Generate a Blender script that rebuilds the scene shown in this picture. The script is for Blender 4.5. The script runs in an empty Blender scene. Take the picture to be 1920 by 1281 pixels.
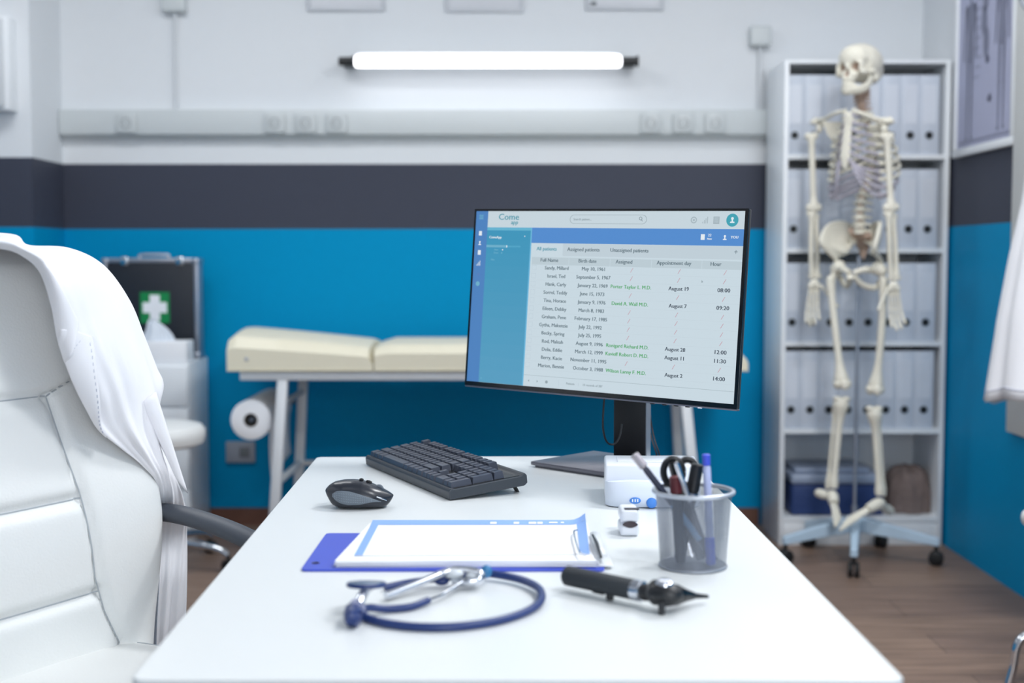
import bpy, bmesh, math, random
from mathutils import Vector, Matrix, Euler
R = math.radians
PI = math.pi
random.seed(7)
SC = bpy.context.scene
COL = SC.collection

# ------------------------------------------------------------------ camera
FPX, HY, CX, CY, HC = 2400.0, 486.0, 960.0, 640.5, 1.13
TH = math.atan((CY - HY) / FPX)
cd = bpy.data.cameras.new('camera')
cam = bpy.data.objects.new('camera', cd); COL.objects.link(cam)
cam.location = (0, 0, HC)
cam.rotation_euler = (PI / 2 - TH, 0, 0)
cd.sensor_fit = 'HORIZONTAL'; cd.sensor_width = 36.0; cd.lens = FPX / 1920 * 36
cd.dof.use_dof = True; cd.dof.focus_distance = 2.12; cd.dof.aperture_fstop = 3.0
cd.clip_start = 0.05; cd.clip_end = 60
SC.camera = cam

# ------------------------------------------------------------------ look
SC.view_settings.view_transform = 'Standard'
SC.view_settings.look = 'None'
SC.view_settings.gamma = 1.0
SC.view_settings.exposure = 0.0
SC.view_settings.use_curve_mapping = False
SC.cycles.use_denoising = True
SC.cycles.max_bounces = 8
SC.cycles.caustics_reflective = False
SC.cycles.caustics_refractive = False

# ------------------------------------------------------------------ light
w = bpy.data.worlds.new('outside_light'); SC.world = w; w.use_nodes = True
w.node_tree.nodes['Background'].inputs[0].default_value = (0.75, 0.86, 1.0, 1)
w.node_tree.nodes['Background'].inputs[1].default_value = 1.0

def area(name, loc, rot, sx, sy, power, col):
    l = bpy.data.lights.new(name, 'AREA'); l.shape = 'RECTANGLE'; l.size = sx; l.size_y = sy
    l.energy = power; l.color = col
    o = bpy.data.objects.new(name, l); o.location = loc; o.rotation_euler = rot; COL.objects.link(o)
    return o
area('ceiling_panel_light', (1.15, 2.75, 2.78), (0, 0, 0), 0.55, 0.35, 36, (0.97, 0.985, 1.0))
area('ceiling_panel_light', (-0.9, 1.1, 2.78), (0, 0, 0), 1.2, 0.6, 3, (0.97, 0.985, 1.0))
area('ceiling_panel_light', (1.15, 0.9, 2.78), (0, 0, 0), 0.7, 0.4, 31, (0.97, 0.985, 1.0))
area('ceiling_panel_light', (-1.2, 3.9, 2.78), (0, 0, 0), 1.2, 0.5, 23, (0.97, 0.985, 1.0))
area('ceiling_panel_light', (0.8, 4.1, 2.78), (0, 0, 0), 1.2, 0.5, 8, (0.97, 0.985, 1.0))
area('added_fill_light', (0.75, -2.35, 1.75), (R(90), 0, 0), 1.4, 1.4, 46, (0.95, 0.975, 1.0))  # added fill lamp, just inside an unseen, assumed window behind the camera

# ------------------------------------------------------------------ pixel rays
_c, _s = math.cos(TH), math.sin(TH)
def ray(px, py):
    dx = (px - CX) / FPX; du = -(py - CY) / FPX
    return Vector((dx, _c + du * _s, -_s + du * _c))
def AY(px, py, y):
    d = ray(px, py); return Vector((0, 0, HC)) + d * (y / d.y)
def AZ(px, py, z):
    d = ray(px, py); return Vector((0, 0, HC)) + d * ((z - HC) / d.z)
def AX(px, py, x):
    d = ray(px, py); return Vector((0, 0, HC)) + d * (x / d.x)

# ------------------------------------------------------------------ materials
def lin(c):
    return tuple(((v / 255) / 12.92 if v / 255 <= 0.04045 else ((v / 255 + 0.055) / 1.055) ** 2.4) for v in c)
MATS = {}
def mat(name, rgb, rough=0.5, metal=0.0, noise=0.03, scale=20.0, bump=0.0, bscale=200.0, emit=0.0, trans=0.0, spec=0.5, sheen=0.0, alpha=1.0, sss=0.0):
    if name in MATS: return MATS[name]
    m = bpy.data.materials.new(name); m.use_nodes = True
    nt = m.node_tree; b = nt.nodes['Principled BSDF']; L = nt.links
    c = lin(rgb)
    tc = nt.nodes.new('ShaderNodeTexCoord')
    n = nt.nodes.new('ShaderNodeTexNoise'); n.inputs['Scale'].default_value = scale; n.inputs['Detail'].default_value = 3
    L.new(tc.outputs['Object'], n.inputs['Vector'])
    mx = nt.nodes.new('ShaderNodeMix'); mx.data_type = 'RGBA'
    mx.inputs[6].default_value = (*[v * (1 - noise) for v in c], 1)
    mx.inputs[7].default_value = (*[min(1, v * (1 + noise)) for v in c], 1)
    L.new(n.outputs['Fac'], mx.inputs[0])
    L.new(mx.outputs[2], b.inputs['Base Color'])
    b.inputs['Roughness'].default_value = rough; b.inputs['Metallic'].default_value = metal
    b.inputs['Specular IOR Level'].default_value = spec
    b.inputs['Transmission Weight'].default_value = trans
    b.inputs['Alpha'].default_value = alpha
    if sheen: b.inputs['Sheen Weight'].default_value = sheen
    if emit:
        L.new(mx.outputs[2], b.inputs['Emission Color']); b.inputs['Emission Strength'].default_value = emit
    if bump:
        n2 = nt.nodes.new('ShaderNodeTexNoise'); n2.inputs['Scale'].default_value = bscale; n2.inputs['Detail'].default_value = 2
        L.new(tc.outputs['Object'], n2.inputs['Vector'])
        bp = nt.nodes.new('ShaderNodeBump'); bp.inputs['Strength'].default_value = bump; bp.inputs['Distance'].default_value = 0.002
        L.new(n2.outputs['Fac'], bp.inputs['Height']); L.new(bp.outputs['Normal'], b.inputs['Normal'])
    MATS[name] = m
    return m

def emis(name, rgb, k=1.0):
    if name in MATS: return MATS[name]
    m = bpy.data.materials.new(name); m.use_nodes = True
    b = m.node_tree.nodes['Principled BSDF']
    b.inputs['Base Color'].default_value = (0.01, 0.01, 0.012, 1)
    b.inputs['Roughness'].default_value = 0.5; b.inputs['Specular IOR Level'].default_value = 0.25
    b.inputs['Emission Color'].default_value = (*lin(rgb), 1); b.inputs['Emission Strength'].default_value = k
    MATS[name] = m
    return m

WHITE = mat('white_wall_paint', (226, 230, 234), 0.7, bump=0.05, bscale=90, noise=0.01)
DARK = mat('charcoal_wall_paint', (66, 70, 84), 0.5, bump=0.04, bscale=90, spec=0.2)
BLUE = mat('blue_wall_paint', (0, 146, 198), 0.5, bump=0.04, bscale=90, noise=0.02, spec=0.08)
CEIL = mat('ceiling_paint', (238, 240, 242), 0.8)
TRUNK = mat('trunking_plastic', (206, 212, 214), 0.45, noise=0.01)
SOCK = mat('socket_plastic', (196, 202, 204), 0.35, noise=0.01)
SOCKD = mat('socket_dark_grey', (120, 126, 130), 0.5)  # darker grey for the socket wells and the frame's corner mark
WPL = mat('white_laminate', (236, 240, 244), 0.35, noise=0.01)
DESKM = mat('white_desk_laminate', (229, 233, 234), 0.3, noise=0.006)
WMET = mat('white_painted_metal', (226, 230, 234), 0.35, noise=0.01)
CHROME = mat('chrome', (225, 228, 232), 0.12, metal=1.0)
ALU = mat('brushed_aluminium', (180, 184, 194), 0.35, metal=0.85)
BLK = mat('black_plastic', (26, 28, 32), 0.38)
BLKG = mat('black_gloss_plastic', (14, 15, 18), 0.2)
KBM = mat('keyboard_case_plastic', (52, 58, 66), 0.4)
KEYM = mat('keycap_plastic', (66, 71, 84), 0.33, noise=0.05, scale=300)
GREYP = mat('grey_rubber', (104, 114, 124), 0.6)
LEATHER = mat('white_leather', (238, 240, 239), 0.5, bump=0.25, bscale=260, noise=0.01)
SEAM = mat('leather_seam_thread', (176, 182, 188), 0.8)
CLOTH = mat('white_coat_cloth', (243, 243, 247), 0.9, bump=0.12, bscale=900, sheen=0.2, noise=0.01)
STITCH = mat('coat_stitching', (186, 190, 206), 0.9)
ARMB = mat('armrest_rubber', (62, 68, 78), 0.5, bump=0.05)
CREAM = mat('cream_vinyl', (232, 226, 204), 0.45, bump=0.05, bscale=120)
PAPER = mat('white_paper', (246, 248, 252), 0.85, noise=0.005)
FORMB = mat('form_light_blue', (138, 174, 232), 0.85)
BOARDB = mat('clipboard_blue', (62, 84, 200), 0.4)
BONE = mat('bone_plastic', (226, 222, 208), 0.55, noise=0.06, scale=30)
BONEB = mat('bone_brown_and_orbit_shade', (176, 152, 136), 0.6, noise=0.1, scale=40)
CART_SHADE = mat('cartilage_and_rib_shade_grey', (176, 172, 184), 0.55)
STAND = mat('stand_pale_blue_metal', (182, 204, 222), 0.35)
BIND = mat('binder_grey_board', (200, 208, 220), 0.55, noise=0.03, scale=4)
BINDL = mat('binder_label_pocket', (214, 220, 230), 0.35)
HOLE = mat('binder_hole_black', (8, 12, 14), 0.6)
RING = mat('binder_hole_ring', (150, 158, 166), 0.3, metal=0.8)
NAVY = mat('navy_tubing', (32, 54, 110), 0.35)
BLUEBOX = mat('blue_storage_bag', (36, 60, 112), 0.6, bump=0.2, bscale=30)
LIDM = mat('grey_translucent_lid', (150, 162, 184), 0.35)
FUR = mat('brown_fleece', (120, 106, 102), 1.0, noise=0.25, scale=60, bump=1.0, bscale=120)
GREEN = mat('green_sticker', (0, 136, 72), 0.5)
SILK = mat('case_black_panel', (28, 34, 44), 0.5, bump=0.1)
BTN = mat('blue_button', (74, 140, 226), 0.4)
DEV = mat('device_white_plastic', (236, 240, 248), 0.35, noise=0.005)
OXD = mat('oximeter_dark_window', (34, 8, 30), 0.15)
POSTP = mat('poster_lavender_paper', (178, 182, 208), 0.7)
POSTG = mat('poster_ink_grey', (126, 130, 152), 0.7)
POSTD = mat('poster_ink_dark', (96, 98, 120), 0.7)
SKIRT = mat('brown_baseboard_wood', (112, 76, 62), 0.5, noise=0.15, scale=12)
RUB = mat('black_wheel_rubber', (14, 15, 17), 0.6)
GLASSW = mat('diploma_print', (212, 215, 221), 0.4)
TISS = mat('tissue_paper', (214, 222, 232), 0.9, noise=0.02)
TUBE = emis('fluorescent_tube_glow', (250, 251, 255), 4.0)
CLEAR = mat('clear_pen_plastic', (225, 215, 220), 0.15, trans=0.7)
BLUEC = mat('blue_pen_cap', (70, 88, 214), 0.35)
BLUEW = mat('pale_pen_barrel', (186, 194, 232), 0.3)
REDM = mat('dark_red_plastic', (92, 34, 40), 0.4)
SILV = mat('polished_steel', (214, 218, 226), 0.18, metal=1.0)

def floor_mat():
    m = bpy.data.materials.new('wood_laminate_floor'); m.use_nodes = True
    nt = m.node_tree; L = nt.links; b = nt.nodes['Principled BSDF']
    tc = nt.nodes.new('ShaderNodeTexCoord')
    mp = nt.nodes.new('ShaderNodeMapping'); L.new(tc.outputs['Object'], mp.inputs[0])
    mp.inputs['Rotation'].default_value = (0, 0, 0)
    br = nt.nodes.new('ShaderNodeTexBrick'); L.new(mp.outputs[0], br.inputs['Vector'])
    br.inputs['Scale'].default_value = 1.0; br.inputs['Brick Width'].default_value = 1.25; br.inputs['Row Height'].default_value = 0.19
    br.inputs['Mortar Size'].default_value = 0.0015; br.inputs['Bias'].default_value = 0.0
    br.inputs['Color1'].default_value = (*lin((150, 126, 110)), 1); br.inputs['Color2'].default_value = (*lin((134, 112, 100)), 1)
    br.inputs['Mortar'].default_value = (*lin((84, 70, 64)), 1)
    mp2 = nt.nodes.new('ShaderNodeMapping'); L.new(tc.outputs['Object'], mp2.inputs[0]); mp2.inputs['Scale'].default_value = (1.6, 16, 1)
    n = nt.nodes.new('ShaderNodeTexNoise'); n.inputs['Scale'].default_value = 2.2; n.inputs['Detail'].default_value = 6
    L.new(mp2.outputs[0], n.inputs['Vector'])
    cr = nt.nodes.new('ShaderNodeValToRGB'); cr.color_ramp.elements[0].position = 0.3; cr.color_ramp.elements[1].position = 0.75
    cr.color_ramp.elements[0].color = (0.62, 0.6, 0.58, 1); cr.color_ramp.elements[1].color = (1.12, 1.1, 1.08, 1)
    L.new(n.outputs['Fac'], cr.inputs[0])
    mx = nt.nodes.new('ShaderNodeMix'); mx.data_type = 'RGBA'; mx.blend_type = 'MULTIPLY'; mx.inputs[0].default_value = 1
    L.new(br.outputs['Color'], mx.inputs[6]); L.new(cr.outputs[0], mx.inputs[7]); L.new(mx.outputs[2], b.inputs['Base Color'])
    b.inputs['Roughness'].default_value = 0.45
    return m
FLOOR = floor_mat()

def mesh_mat(name, rgb, nu, nv, fill):
    """perforated sheet: holes cut by a UV grid"""
    m = bpy.data.materials.new(name); m.use_nodes = True
    nt = m.node_tree; L = nt.links; b = nt.nodes['Principled BSDF']
    b.inputs['Base Color'].default_value = (*lin(rgb), 1); b.inputs['Metallic'].default_value = 0.5; b.inputs['Roughness'].default_value = 0.4
    uv = nt.nodes.new('ShaderNodeUVMap')
    sp = nt.nodes.new('ShaderNodeSeparateXYZ'); L.new(uv.outputs[0], sp.inputs[0])
    outs = []
    for o, k in ((sp.outputs[0], nu), (sp.outputs[1], nv)):
        a = nt.nodes.new('ShaderNodeMath'); a.operation = 'MULTIPLY'; a.inputs[1].default_value = k; L.new(o, a.inputs[0])
        f = nt.nodes.new('ShaderNodeMath'); f.operation = 'FRACT'; L.new(a.outputs[0], f.inputs[0])
        g = nt.nodes.new('ShaderNodeMath'); g.operation = 'LESS_THAN'; g.inputs[1].default_value = fill; L.new(f.outputs[0], g.inputs[0])
        outs.append(g)
    mx = nt.nodes.new('ShaderNodeMath'); mx.operation = 'MAXIMUM'
    L.new(outs[0].outputs[0], mx.inputs[0]); L.new(outs[1].outputs[0], mx.inputs[1]); L.new(mx.outputs[0], b.inputs['Alpha'])
    return m
CUPM = mesh_mat('silver_wire_mesh', (138, 144, 156), 150, 62, 0.34)

# ------------------------------------------------------------------ mesh builder
class MB:
    def __init__(s): s.v = []; s.f = []; s.m = []; s.sm = []; s.uv = {}
    def add(s, vs, fs, mi=0, smooth=True):
        o = len(s.v); s.v += [Vector(p) for p in vs]
        for f in fs: s.f.append(tuple(o + i for i in f)); s.m.append(mi); s.sm.append(smooth)
        return s
    def xf(s, M, start=0):
        for i in range(start, len(s.v)): s.v[i] = M @ s.v[i]
        return s
    def box(s, lo, hi, mi=0, r=0.0, seg=2, M=None):
        bm = bmesh.new(); bmesh.ops.create_cube(bm, size=1)
        lo = Vector(lo); hi = Vector(hi); d = hi - lo; c = (lo + hi) / 2
        for v in bm.verts: v.co = Vector((v.co.x * d.x, v.co.y * d.y, v.co.z * d.z)) + c
        if r > 0: bmesh.ops.bevel(bm, geom=bm.edges[:] , offset=min(r, min(abs(d.x), abs(d.y), abs(d.z)) * 0.49), segments=seg, profile=0.5, affect='EDGES')
        vs = [v.co.copy() for v in bm.verts]
        if M: vs = [M @ v for v in vs]
        for i, v in enumerate(bm.verts): v.index = i
        s.add(vs, [[v.index for v in f.verts] for f in bm.faces], mi, r > 0)
        bm.free(); return s
    def tube(s, pts, rad, mi=0, n=10, cap=True, flat=1.0, up=None):
        pts = [Vector(p) for p in pts]; N = len(pts)
        rs = rad if isinstance(rad, (list, tuple)) else [rad] * N
        u = None; vs = []
        for i, p in enumerate(pts):
            t = (pts[min(i + 1, N - 1)] - pts[max(i - 1, 0)])
            if t.length < 1e-9: t = Vector((0, 0, 1))
            t.normalize()
            if u is None:
                a = Vector(up) if up else (Vector((0, 0, 1)) if abs(t.z) < 0.9 else Vector((1, 0, 0)))
                u = (a - t * a.dot(t)).normalized()
            else:
                u = (u - t * u.dot(t)); u = u.normalized() if u.length > 1e-6 else t.orthogonal().normalized()
            w_ = t.cross(u)
            for k in range(n):
                an = 2 * PI * k / n
                vs.append(p + (u * math.cos(an) * flat + w_ * math.sin(an)) * rs[i])
        fs = []
        for i in range(N - 1):
            for k in range(n):
                a = i * n + k; b = i * n + (k + 1) % n
                fs.append((a, b, b + n, a + n))
        if cap: fs.append(tuple(range(n - 1, -1, -1))); fs.append(tuple((N - 1) * n + k for k in range(n)))
        return s.add(vs, fs, mi)
    def lathe(s, prof, mi=0, n=32, M=None, cap=True):
        """prof = [(r, z)...] about local z"""
        vs = []; fs = []
        for r, z in prof:
            for k in range(n):
                a = 2 * PI * k / n; v = Vector((r * math.cos(a), r * math.sin(a), z)); vs.append(M @ v if M else v)
        for i in range(len(prof) - 1):
            for k in range(n):
                a = i * n + k; b = i * n + (k + 1) % n; fs.append((a, b, b + n, a + n))
        if cap:
            if prof[0][0] > 1e-5: fs.append(tuple(range(n - 1, -1, -1)))
            if prof[-1][0] > 1e-5: fs.append(tuple((len(prof) - 1) * n + k for k in range(n)))
        return s.add(vs, fs, mi)
    def ell(s, c, r, mi=0, nu=20, nv=12, M=None):
        c = Vector(c); vs = []; fs = []
        for j in range(nv + 1):
            th = PI * j / nv
            for i in range(nu):
                ph = 2 * PI * i / nu
                v = Vector((r[0] * math.sin(th) * math.cos(ph), r[1] * math.sin(th) * math.sin(ph), r[2] * math.cos(th)))
                vs.append((M @ v if M else v) + c)
        for j in range(nv):
            for i in range(nu):
                a = j * nu + i; b = j * nu + (i + 1) % nu; fs.append((a, a + nu, b + nu, b))
        return s.add(vs, fs, mi)
    def grid(s, fn, nu, nv, mi=0, u0=0., u1=1., v0=0., v1=1., closeu=False, smooth=True):
        vs = []; fs = []
        for j in range(nv + 1):
            for i in range(nu + (0 if closeu else 1)):
                vs.append(fn(u0 + (u1 - u0) * i / nu, v0 + (v1 - v0) * j / nv))
        W = nu if closeu else nu + 1
        for j in range(nv):
            for i in range(nu):
                a = j * W + i; b = j * W + (i + 1) % W; fs.append((a, b, b + W, a + W))
        return s.add(vs, fs, mi, smooth)
    def poly(s, pts, mi=0):
        return s.add(pts, [tuple(range(len(pts)))], mi, False)
    def prism(s, pts, d, mi=0):
        """polygon pts (3D) extruded by vector d"""
        n = len(pts); d = Vector(d); vs = [Vector(p) for p in pts] + [Vector(p) + d for p in pts]
        fs = [tuple(range(n - 1, -1, -1)), tuple(range(n, 2 * n))] + [(i, (i + 1) % n, n + (i + 1) % n, n + i) for i in range(n)]
        return s.add(vs, fs, mi, False)

def obj(name, mb, mats, parent=None, label=None, cat=None, group=None, kind=None, mods=(), auto=True):
    if not isinstance(mats, (list, tuple)): mats = [mats]
    me = bpy.data.meshes.new(name)
    off = Vector(parent['_b']) if parent is not None and '_b' in parent else Vector((0, 0, 0))
    me.from_pydata([tuple(v) for v in mb.v], [], mb.f)
    for m in mats: me.materials.append(m)
    me.polygons.foreach_set('material_index', mb.m); me.polygons.foreach_set('use_smooth', mb.sm)
    bm = bmesh.new(); bm.from_mesh(me); bmesh.ops.remove_doubles(bm, verts=bm.verts, dist=1e-6)
    bmesh.ops.recalc_face_normals(bm, faces=bm.faces)
    if auto:
        for e in bm.edges:
            if len(e.link_faces) == 2 and e.calc_face_angle(0) > R(38): e.smooth = False
    bm.to_mesh(me); bm.free(); me.update()
    o = bpy.data.objects.new(name, me); COL.objects.link(o)
    if parent is not None:
        o.parent = parent
        t = parent; tot = Vector((0, 0, 0))
        while t is not None: tot += t.location; t = t.parent
        if parent.type == 'MESH' and parent.parent is not None:
            tot = Vector((0, 0, 0)); t = parent
            while t is not None: tot += t.location; t = t.parent
        o.location = -tot
    if label: o['label'] = label
    if cat: o['category'] = cat
    if group: o['group'] = group
    if kind: o['kind'] = kind
    for m in mods:
        md = o.modifiers.new(m[0].lower(), m[0])
        for k, v in m[1].items(): setattr(md, k, v)
    return o

def thing(name, label, cat, loc=(0, 0, 0), group=None):
    o = bpy.data.objects.new(name, None); COL.objects.link(o); o.location = loc
    o.empty_display_size = 0.05
    o['label'] = label; o['category'] = cat
    if group: o['group'] = group
    return o

def copy_tree(root, loc, label=None, group=None):
    r = root.copy(); COL.objects.link(r); r.location = loc
    if label: r['label'] = label
    if group: r['group'] = group
    for ch in list(root.children):
        c = ch.copy(); COL.objects.link(c); c.parent = r
        for g in list(ch.children):
            d = g.copy(); COL.objects.link(d); d.parent = c
    return r

def bez(pts, n=8):
    """Catmull-Rom through pts"""
    P = [Vector(p) for p in pts]; P = [P[0] * 2 - P[1]] + P + [P[-1] * 2 - P[-2]]
    out = []
    for i in range(1, len(P) - 2):
        for k in range(n):
            t = k / n
            out.append(0.5 * ((2 * P[i]) + (P[i + 1] - P[i - 1]) * t + (2 * P[i - 1] - 5 * P[i] + 4 * P[i + 1] - P[i + 2]) * t * t + (3 * P[i] - P[i - 1] - 3 * P[i + 1] + P[i + 2]) * t ** 3))
    out.append(P[-2]); return out

def lerp(a, b, t): return a + (b - a) * t
def interp(xs, ys, x):
    if x <= xs[0]: return ys[0]
    for i in range(1, len(xs)):
        if x <= xs[i]: return lerp(ys[i - 1], ys[i], (x - xs[i - 1]) / (xs[i] - xs[i - 1]))
    return ys[-1]
def basis(o, ex, ey, ez):
    M = Matrix.Identity(4)
    for i in range(3):
        M[i][0] = ex[i]; M[i][1] = ey[i]; M[i][2] = ez[i]; M[i][3] = o[i]
    return M

def text_mb(s, size, align='CENTER'):
    cu = bpy.data.curves.new('t', 'FONT'); cu.body = s; cu.size = size; cu.align_x = align; cu.align_y = 'CENTER'; cu.resolution_u = 2; cu.offset = 0
    o = bpy.data.objects.new('t', cu); COL.objects.link(o)
    bpy.context.view_layer.update()
    dg = bpy.context.evaluated_depsgraph_get()
    me = bpy.data.meshes.new_from_object(o.evaluated_get(dg))
    vs = [v.co.copy() for v in me.vertices]; fs = [tuple(p.vertices) for p in me.polygons]
    bpy.data.meshes.remove(me); bpy.data.objects.remove(o); bpy.data.curves.remove(cu)
    return vs, fs

# ================================================================== ROOM
XR, XL, XP = 1.71, -2.7, -1.88
YB, YP, YF, ZC = 5.40, 5.05, -2.4, 2.8
ZB1, ZB0 = 1.528, 1.256                       # top and bottom of the charcoal band
def struct(name, mb, mats, **k): return obj(name, mb, mats, kind='structure', **k)
def banded(mb, p0, p1, n):
    """wall slab between plan points p0,p1 with thickness vector n; white, charcoal and blue paint by height"""
    for z0, z1, mi in ((ZB1, ZC, 0), (ZB0, ZB1, 1), (0, ZB0, 2)):
        a = Vector((*p0, z0)); b = Vector((*p1, z0)); d = Vector((0, 0, z1 - z0)); n3 = Vector((*n, 0))
        mb.prism([a, b, b + n3, a + n3], d, mi)
WM = [WHITE, DARK, BLUE]
mb = MB(); mb.box((XL - .1, YF - .1, -.08), (XR + .1, YB + .1, 0)); struct('floor', mb, FLOOR)
mb = MB(); mb.box((XL - .1, YF - .1, ZC), (XR + .1, YB + .1, ZC + .08)); struct('ceiling', mb, CEIL)
mb = MB(); banded(mb, (XP, YB), (XR, YB), (0, .1)); struct('wall_back', mb, WM)
mb = MB(); banded(mb, (XR, YF), (XR, YB), (.1, 0)); struct('wall_right', mb, WM)
mb = MB(); banded(mb, (XL, YP), (XP, YP), (0, .45)); struct('wall_pillar', mb, WM)
mb = MB(); banded(mb, (XL, YF), (XL, YB), (-.1, 0)); struct('wall_left', mb, WM)
mb = MB()
mb.box((XL, YF - .1, 0), (-1.1, YF, ZC)); mb.box((1.5, YF - .1, 0), (XR, YF, ZC))
mb.box((-1.1, YF - .1, 0), (1.5, YF, 1.0)); mb.box((-1.1, YF - .1, 2.5), (1.5, YF, ZC))
struct('wall_front', mb, WHITE)
mb = MB()
for x0, x1 in ((-1.1, -1.05), (0.17, 0.23), (1.45, 1.5)): mb.box((x0, YF - .08, 1.0), (x1, YF - .02, 2.5))
for z0, z1 in ((1.0, 1.05), (2.45, 2.5)): mb.box((-1.1, YF - .08, z0), (1.5, YF - .02, z1))
struct('window_1', mb, WPL)  # unseen window, put in to account for the fill from behind
mb = MB(); mb.box((XP, YB - .014, 0), (1.05, YB, .072)); struct('baseboard_back', mb, SKIRT)
mb = MB(); mb.box((XL, YP - .014, 0), (XP, YP, .072)); struct('baseboard_left', mb, SKIRT)

# cable trunking along the back wall
zt, zb = AY(800, 206, 5.36).z, AY(800, 253, 5.36).z
mb = MB(); mb.box((AY(112, 230, 5.36).x, 5.345, zb), (AY(1445, 230, 5.36).x, YB, zt), r=.004)
mb.box((AY(112, 230, 5.36).x, 5.372, zb - .012), (AY(1447, 230, 5.36).x, YB, zb), r=0)
obj('cable_trunking', mb, TRUNK, label='long pale grey cable trunking running along the white back wall', cat='cable duct')

# sockets on the trunking
def socket(px, label, two=True):
    c = AY(px, 231, 5.335)
    t = thing('wall_socket', label, 'wall socket', (c.x, 5.345, c.z), 'sockets along the cable trunking')
    b = MB(); b.box((c.x - .043, 5.333, c.z - .04), (c.x + .043, 5.345, c.z + .04), r=.004)
    obj('face_plate', b, SOCK, t)
    b = MB(); M = basis((c.x, 5.3335, c.z), (1, 0, 0), (0, 0, 1), (0, -1, 0))
    b.lathe([(.0, -.0), (.019, 0), (.0195, .002), (.0215, .002), (.0215, 0)], M=M, n=20, cap=False)
    for dx in (-.008, .008): b.ell((c.x + dx, 5.3325, c.z), (.003, .001, .003), nu=8, nv=6)
    obj('socket_well', b, SOCKD, t)
socket(236, 'wall socket on the trunking, alone at its far left end')
socket(515, 'wall socket left of the lamp, first of the middle trio')
socket(573, 'wall socket left of the lamp, middle one of three')
socket(631, 'wall socket left of the lamp, last of the trio, nearest the lamp')
socket(1220, 'wall socket right of the lamp, first of the right trio')
socket(1281, 'wall socket right of the lamp, middle one of three')
socket(1341, 'wall socket on the trunking, nearest to the binder shelf')
# low socket beneath the paper roll
c = AY(451, 848, 5.39)
t = thing('wall_socket', 'grey double socket low on the blue wall under the paper roll', 'wall socket', (c.x, YB, c.z))
b = MB(); b.box((c.x - .062, YB - .014, c.z - .045), (c.x + .062, YB, c.z + .045), r=.004); obj('face_plate', b, mat('socket_warm_grey', (158, 164, 176), .5), t)
b = MB(); 
for dx in (.018,): b.box((c.x + dx - .022, YB - .016, c.z - .022), (c.x + dx + .022, YB - .013, c.z + .022), r=.002)
obj('socket_well', b, SOCKD, t)

# ------------------------------------------------------------------ tube lamp
yl = 5.30
a = AY(664, 115, yl); bb = AY(1166, 115, yl); zl = a.z
t = thing('wall_lamp', 'long glowing tube lamp with black ends mounted on the white wall', 'lamp', ((a.x + bb.x) / 2, YB, zl))
b = MB(); M = basis((a.x, yl, zl), (0, 1, 0), (0, 0, 1), (1, 0, 0)); L_ = bb.x - a.x
b.lathe([(0, 0), (.016, .001), (.023, .006), (.0255, .014), (.0255, L_ - .014), (.023, L_ - .006), (.016, L_ - .001), (0, L_)], M=M, n=24)
obj('light_tube', b, TUBE, t)
for p0, p1 in ((AY(635, 115, yl).x, a.x + .002), (bb.x - .002, AY(1197, 115, yl).x)):
    b = MB(); M = basis((p0, yl, zl), (0, 1, 0), (0, 0, 1), (1, 0, 0)); d = p1 - p0
    b.lathe([(0, 0), (.015, 0), (.018, .003), (.018, d - .012), (.023, d - .008), (.023, d)], M=M, n=20)
    b.box((p0 + .01, yl, zl - .012), (p0 + d - .01, YB, zl + .012), r=.002)
    obj('end_cap', b, BLK, t)
b = MB()
def hood(u, v):
    an = R(55) + u * R(150)
    return Vector((a.x + v * L_, yl + .031 * math.sin(an - R(15)), zl + .031 * math.cos(an - R(15)) * 1.0 + 0.0))
def hood2(u, v):
    an = R(lerp(-8, 120, u)); return Vector((lerp(a.x, bb.x, v), yl + .034 * math.sin(an), zl + .034 * math.cos(an)))
b.grid(hood2, 10, 1)
obj('added_light_shell', b, WMET, t, mods=(('SOLIDIFY', {'thickness': .0015}),))  # unseen shell added to keep the tube's light off the wall above

# ------------------------------------------------------------------ fittings high on the back wall
def frame(x0, x1, pyb, h, label, y=5.385):
    A = AY(x0, pyb, y); B = AY(x1, pyb, y)
    t = thing('picture_frame', label, 'picture frame', ((A.x + B.x) / 2, YB, A.z), 'frames above the lamp')
    b = MB(); wd = .016
    b.box((A.x, y, A.z), (B.x, YB, A.z + wd), r=.003); b.box((A.x, y, A.z + h - wd), (B.x, YB, A.z + h), r=.003)
    b.box((A.x, y, A.z + wd), (A.x + wd, YB, A.z + h - wd), r=.003); b.box((B.x - wd, y, A.z + wd), (B.x, YB, A.z + h - wd), r=.003)
    obj('frame', b, mat('frame_pale_grey', (204, 208, 214), .4), t)
    b = MB(); b.box((A.x + wd, y + .006, A.z + wd), (B.x - wd, YB, A.z + h - wd)); obj('print', b, GLASSW, t)
    return t, A, B
frame(575, 722, 20, .25, 'pale framed sheet above the left half of the lamp')
frame(835, 982, 22, .25, 'pale framed sheet above the middle of the lamp')
t, A, B = frame(1098, 1245, 18, .25, 'pale framed sheet with a dark corner mark above the right of the lamp')
b = MB(); b.box((A.x + .022, 5.389, A.z + .018), (A.x + .045, 5.393, A.z + .034)); obj('corner_mark', b, SOCKD, t)
def jbox(px, py0, py1, hw, label, cordto):
    A = AY(px, py0, 5.36); B = AY(px, py1, 5.36)
    t = thing('junction_box', label, 'junction box', (A.x, YB, B.z))
    b = MB(); b.box((A.x - hw, 5.35, B.z), (A.x + hw, YB, A.z), r=.01, seg=3); obj('housing', b, TRUNK, t)
    b = MB(); b.tube([(A.x, 5.385, B.z + .01), (A.x, 5.385, cordto)], .008, n=8); obj('conduit', b, mat('conduit_grey', (212, 216, 220), .5), t)
    return t
jbox(324, -30, 22, .05, 'white junction box with a conduit, high on the left of the back wall', zt - .005)
t = jbox(1427, 48, 86, .044, 'white junction box with a conduit just left of the shelf top', zt - .005)
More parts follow.
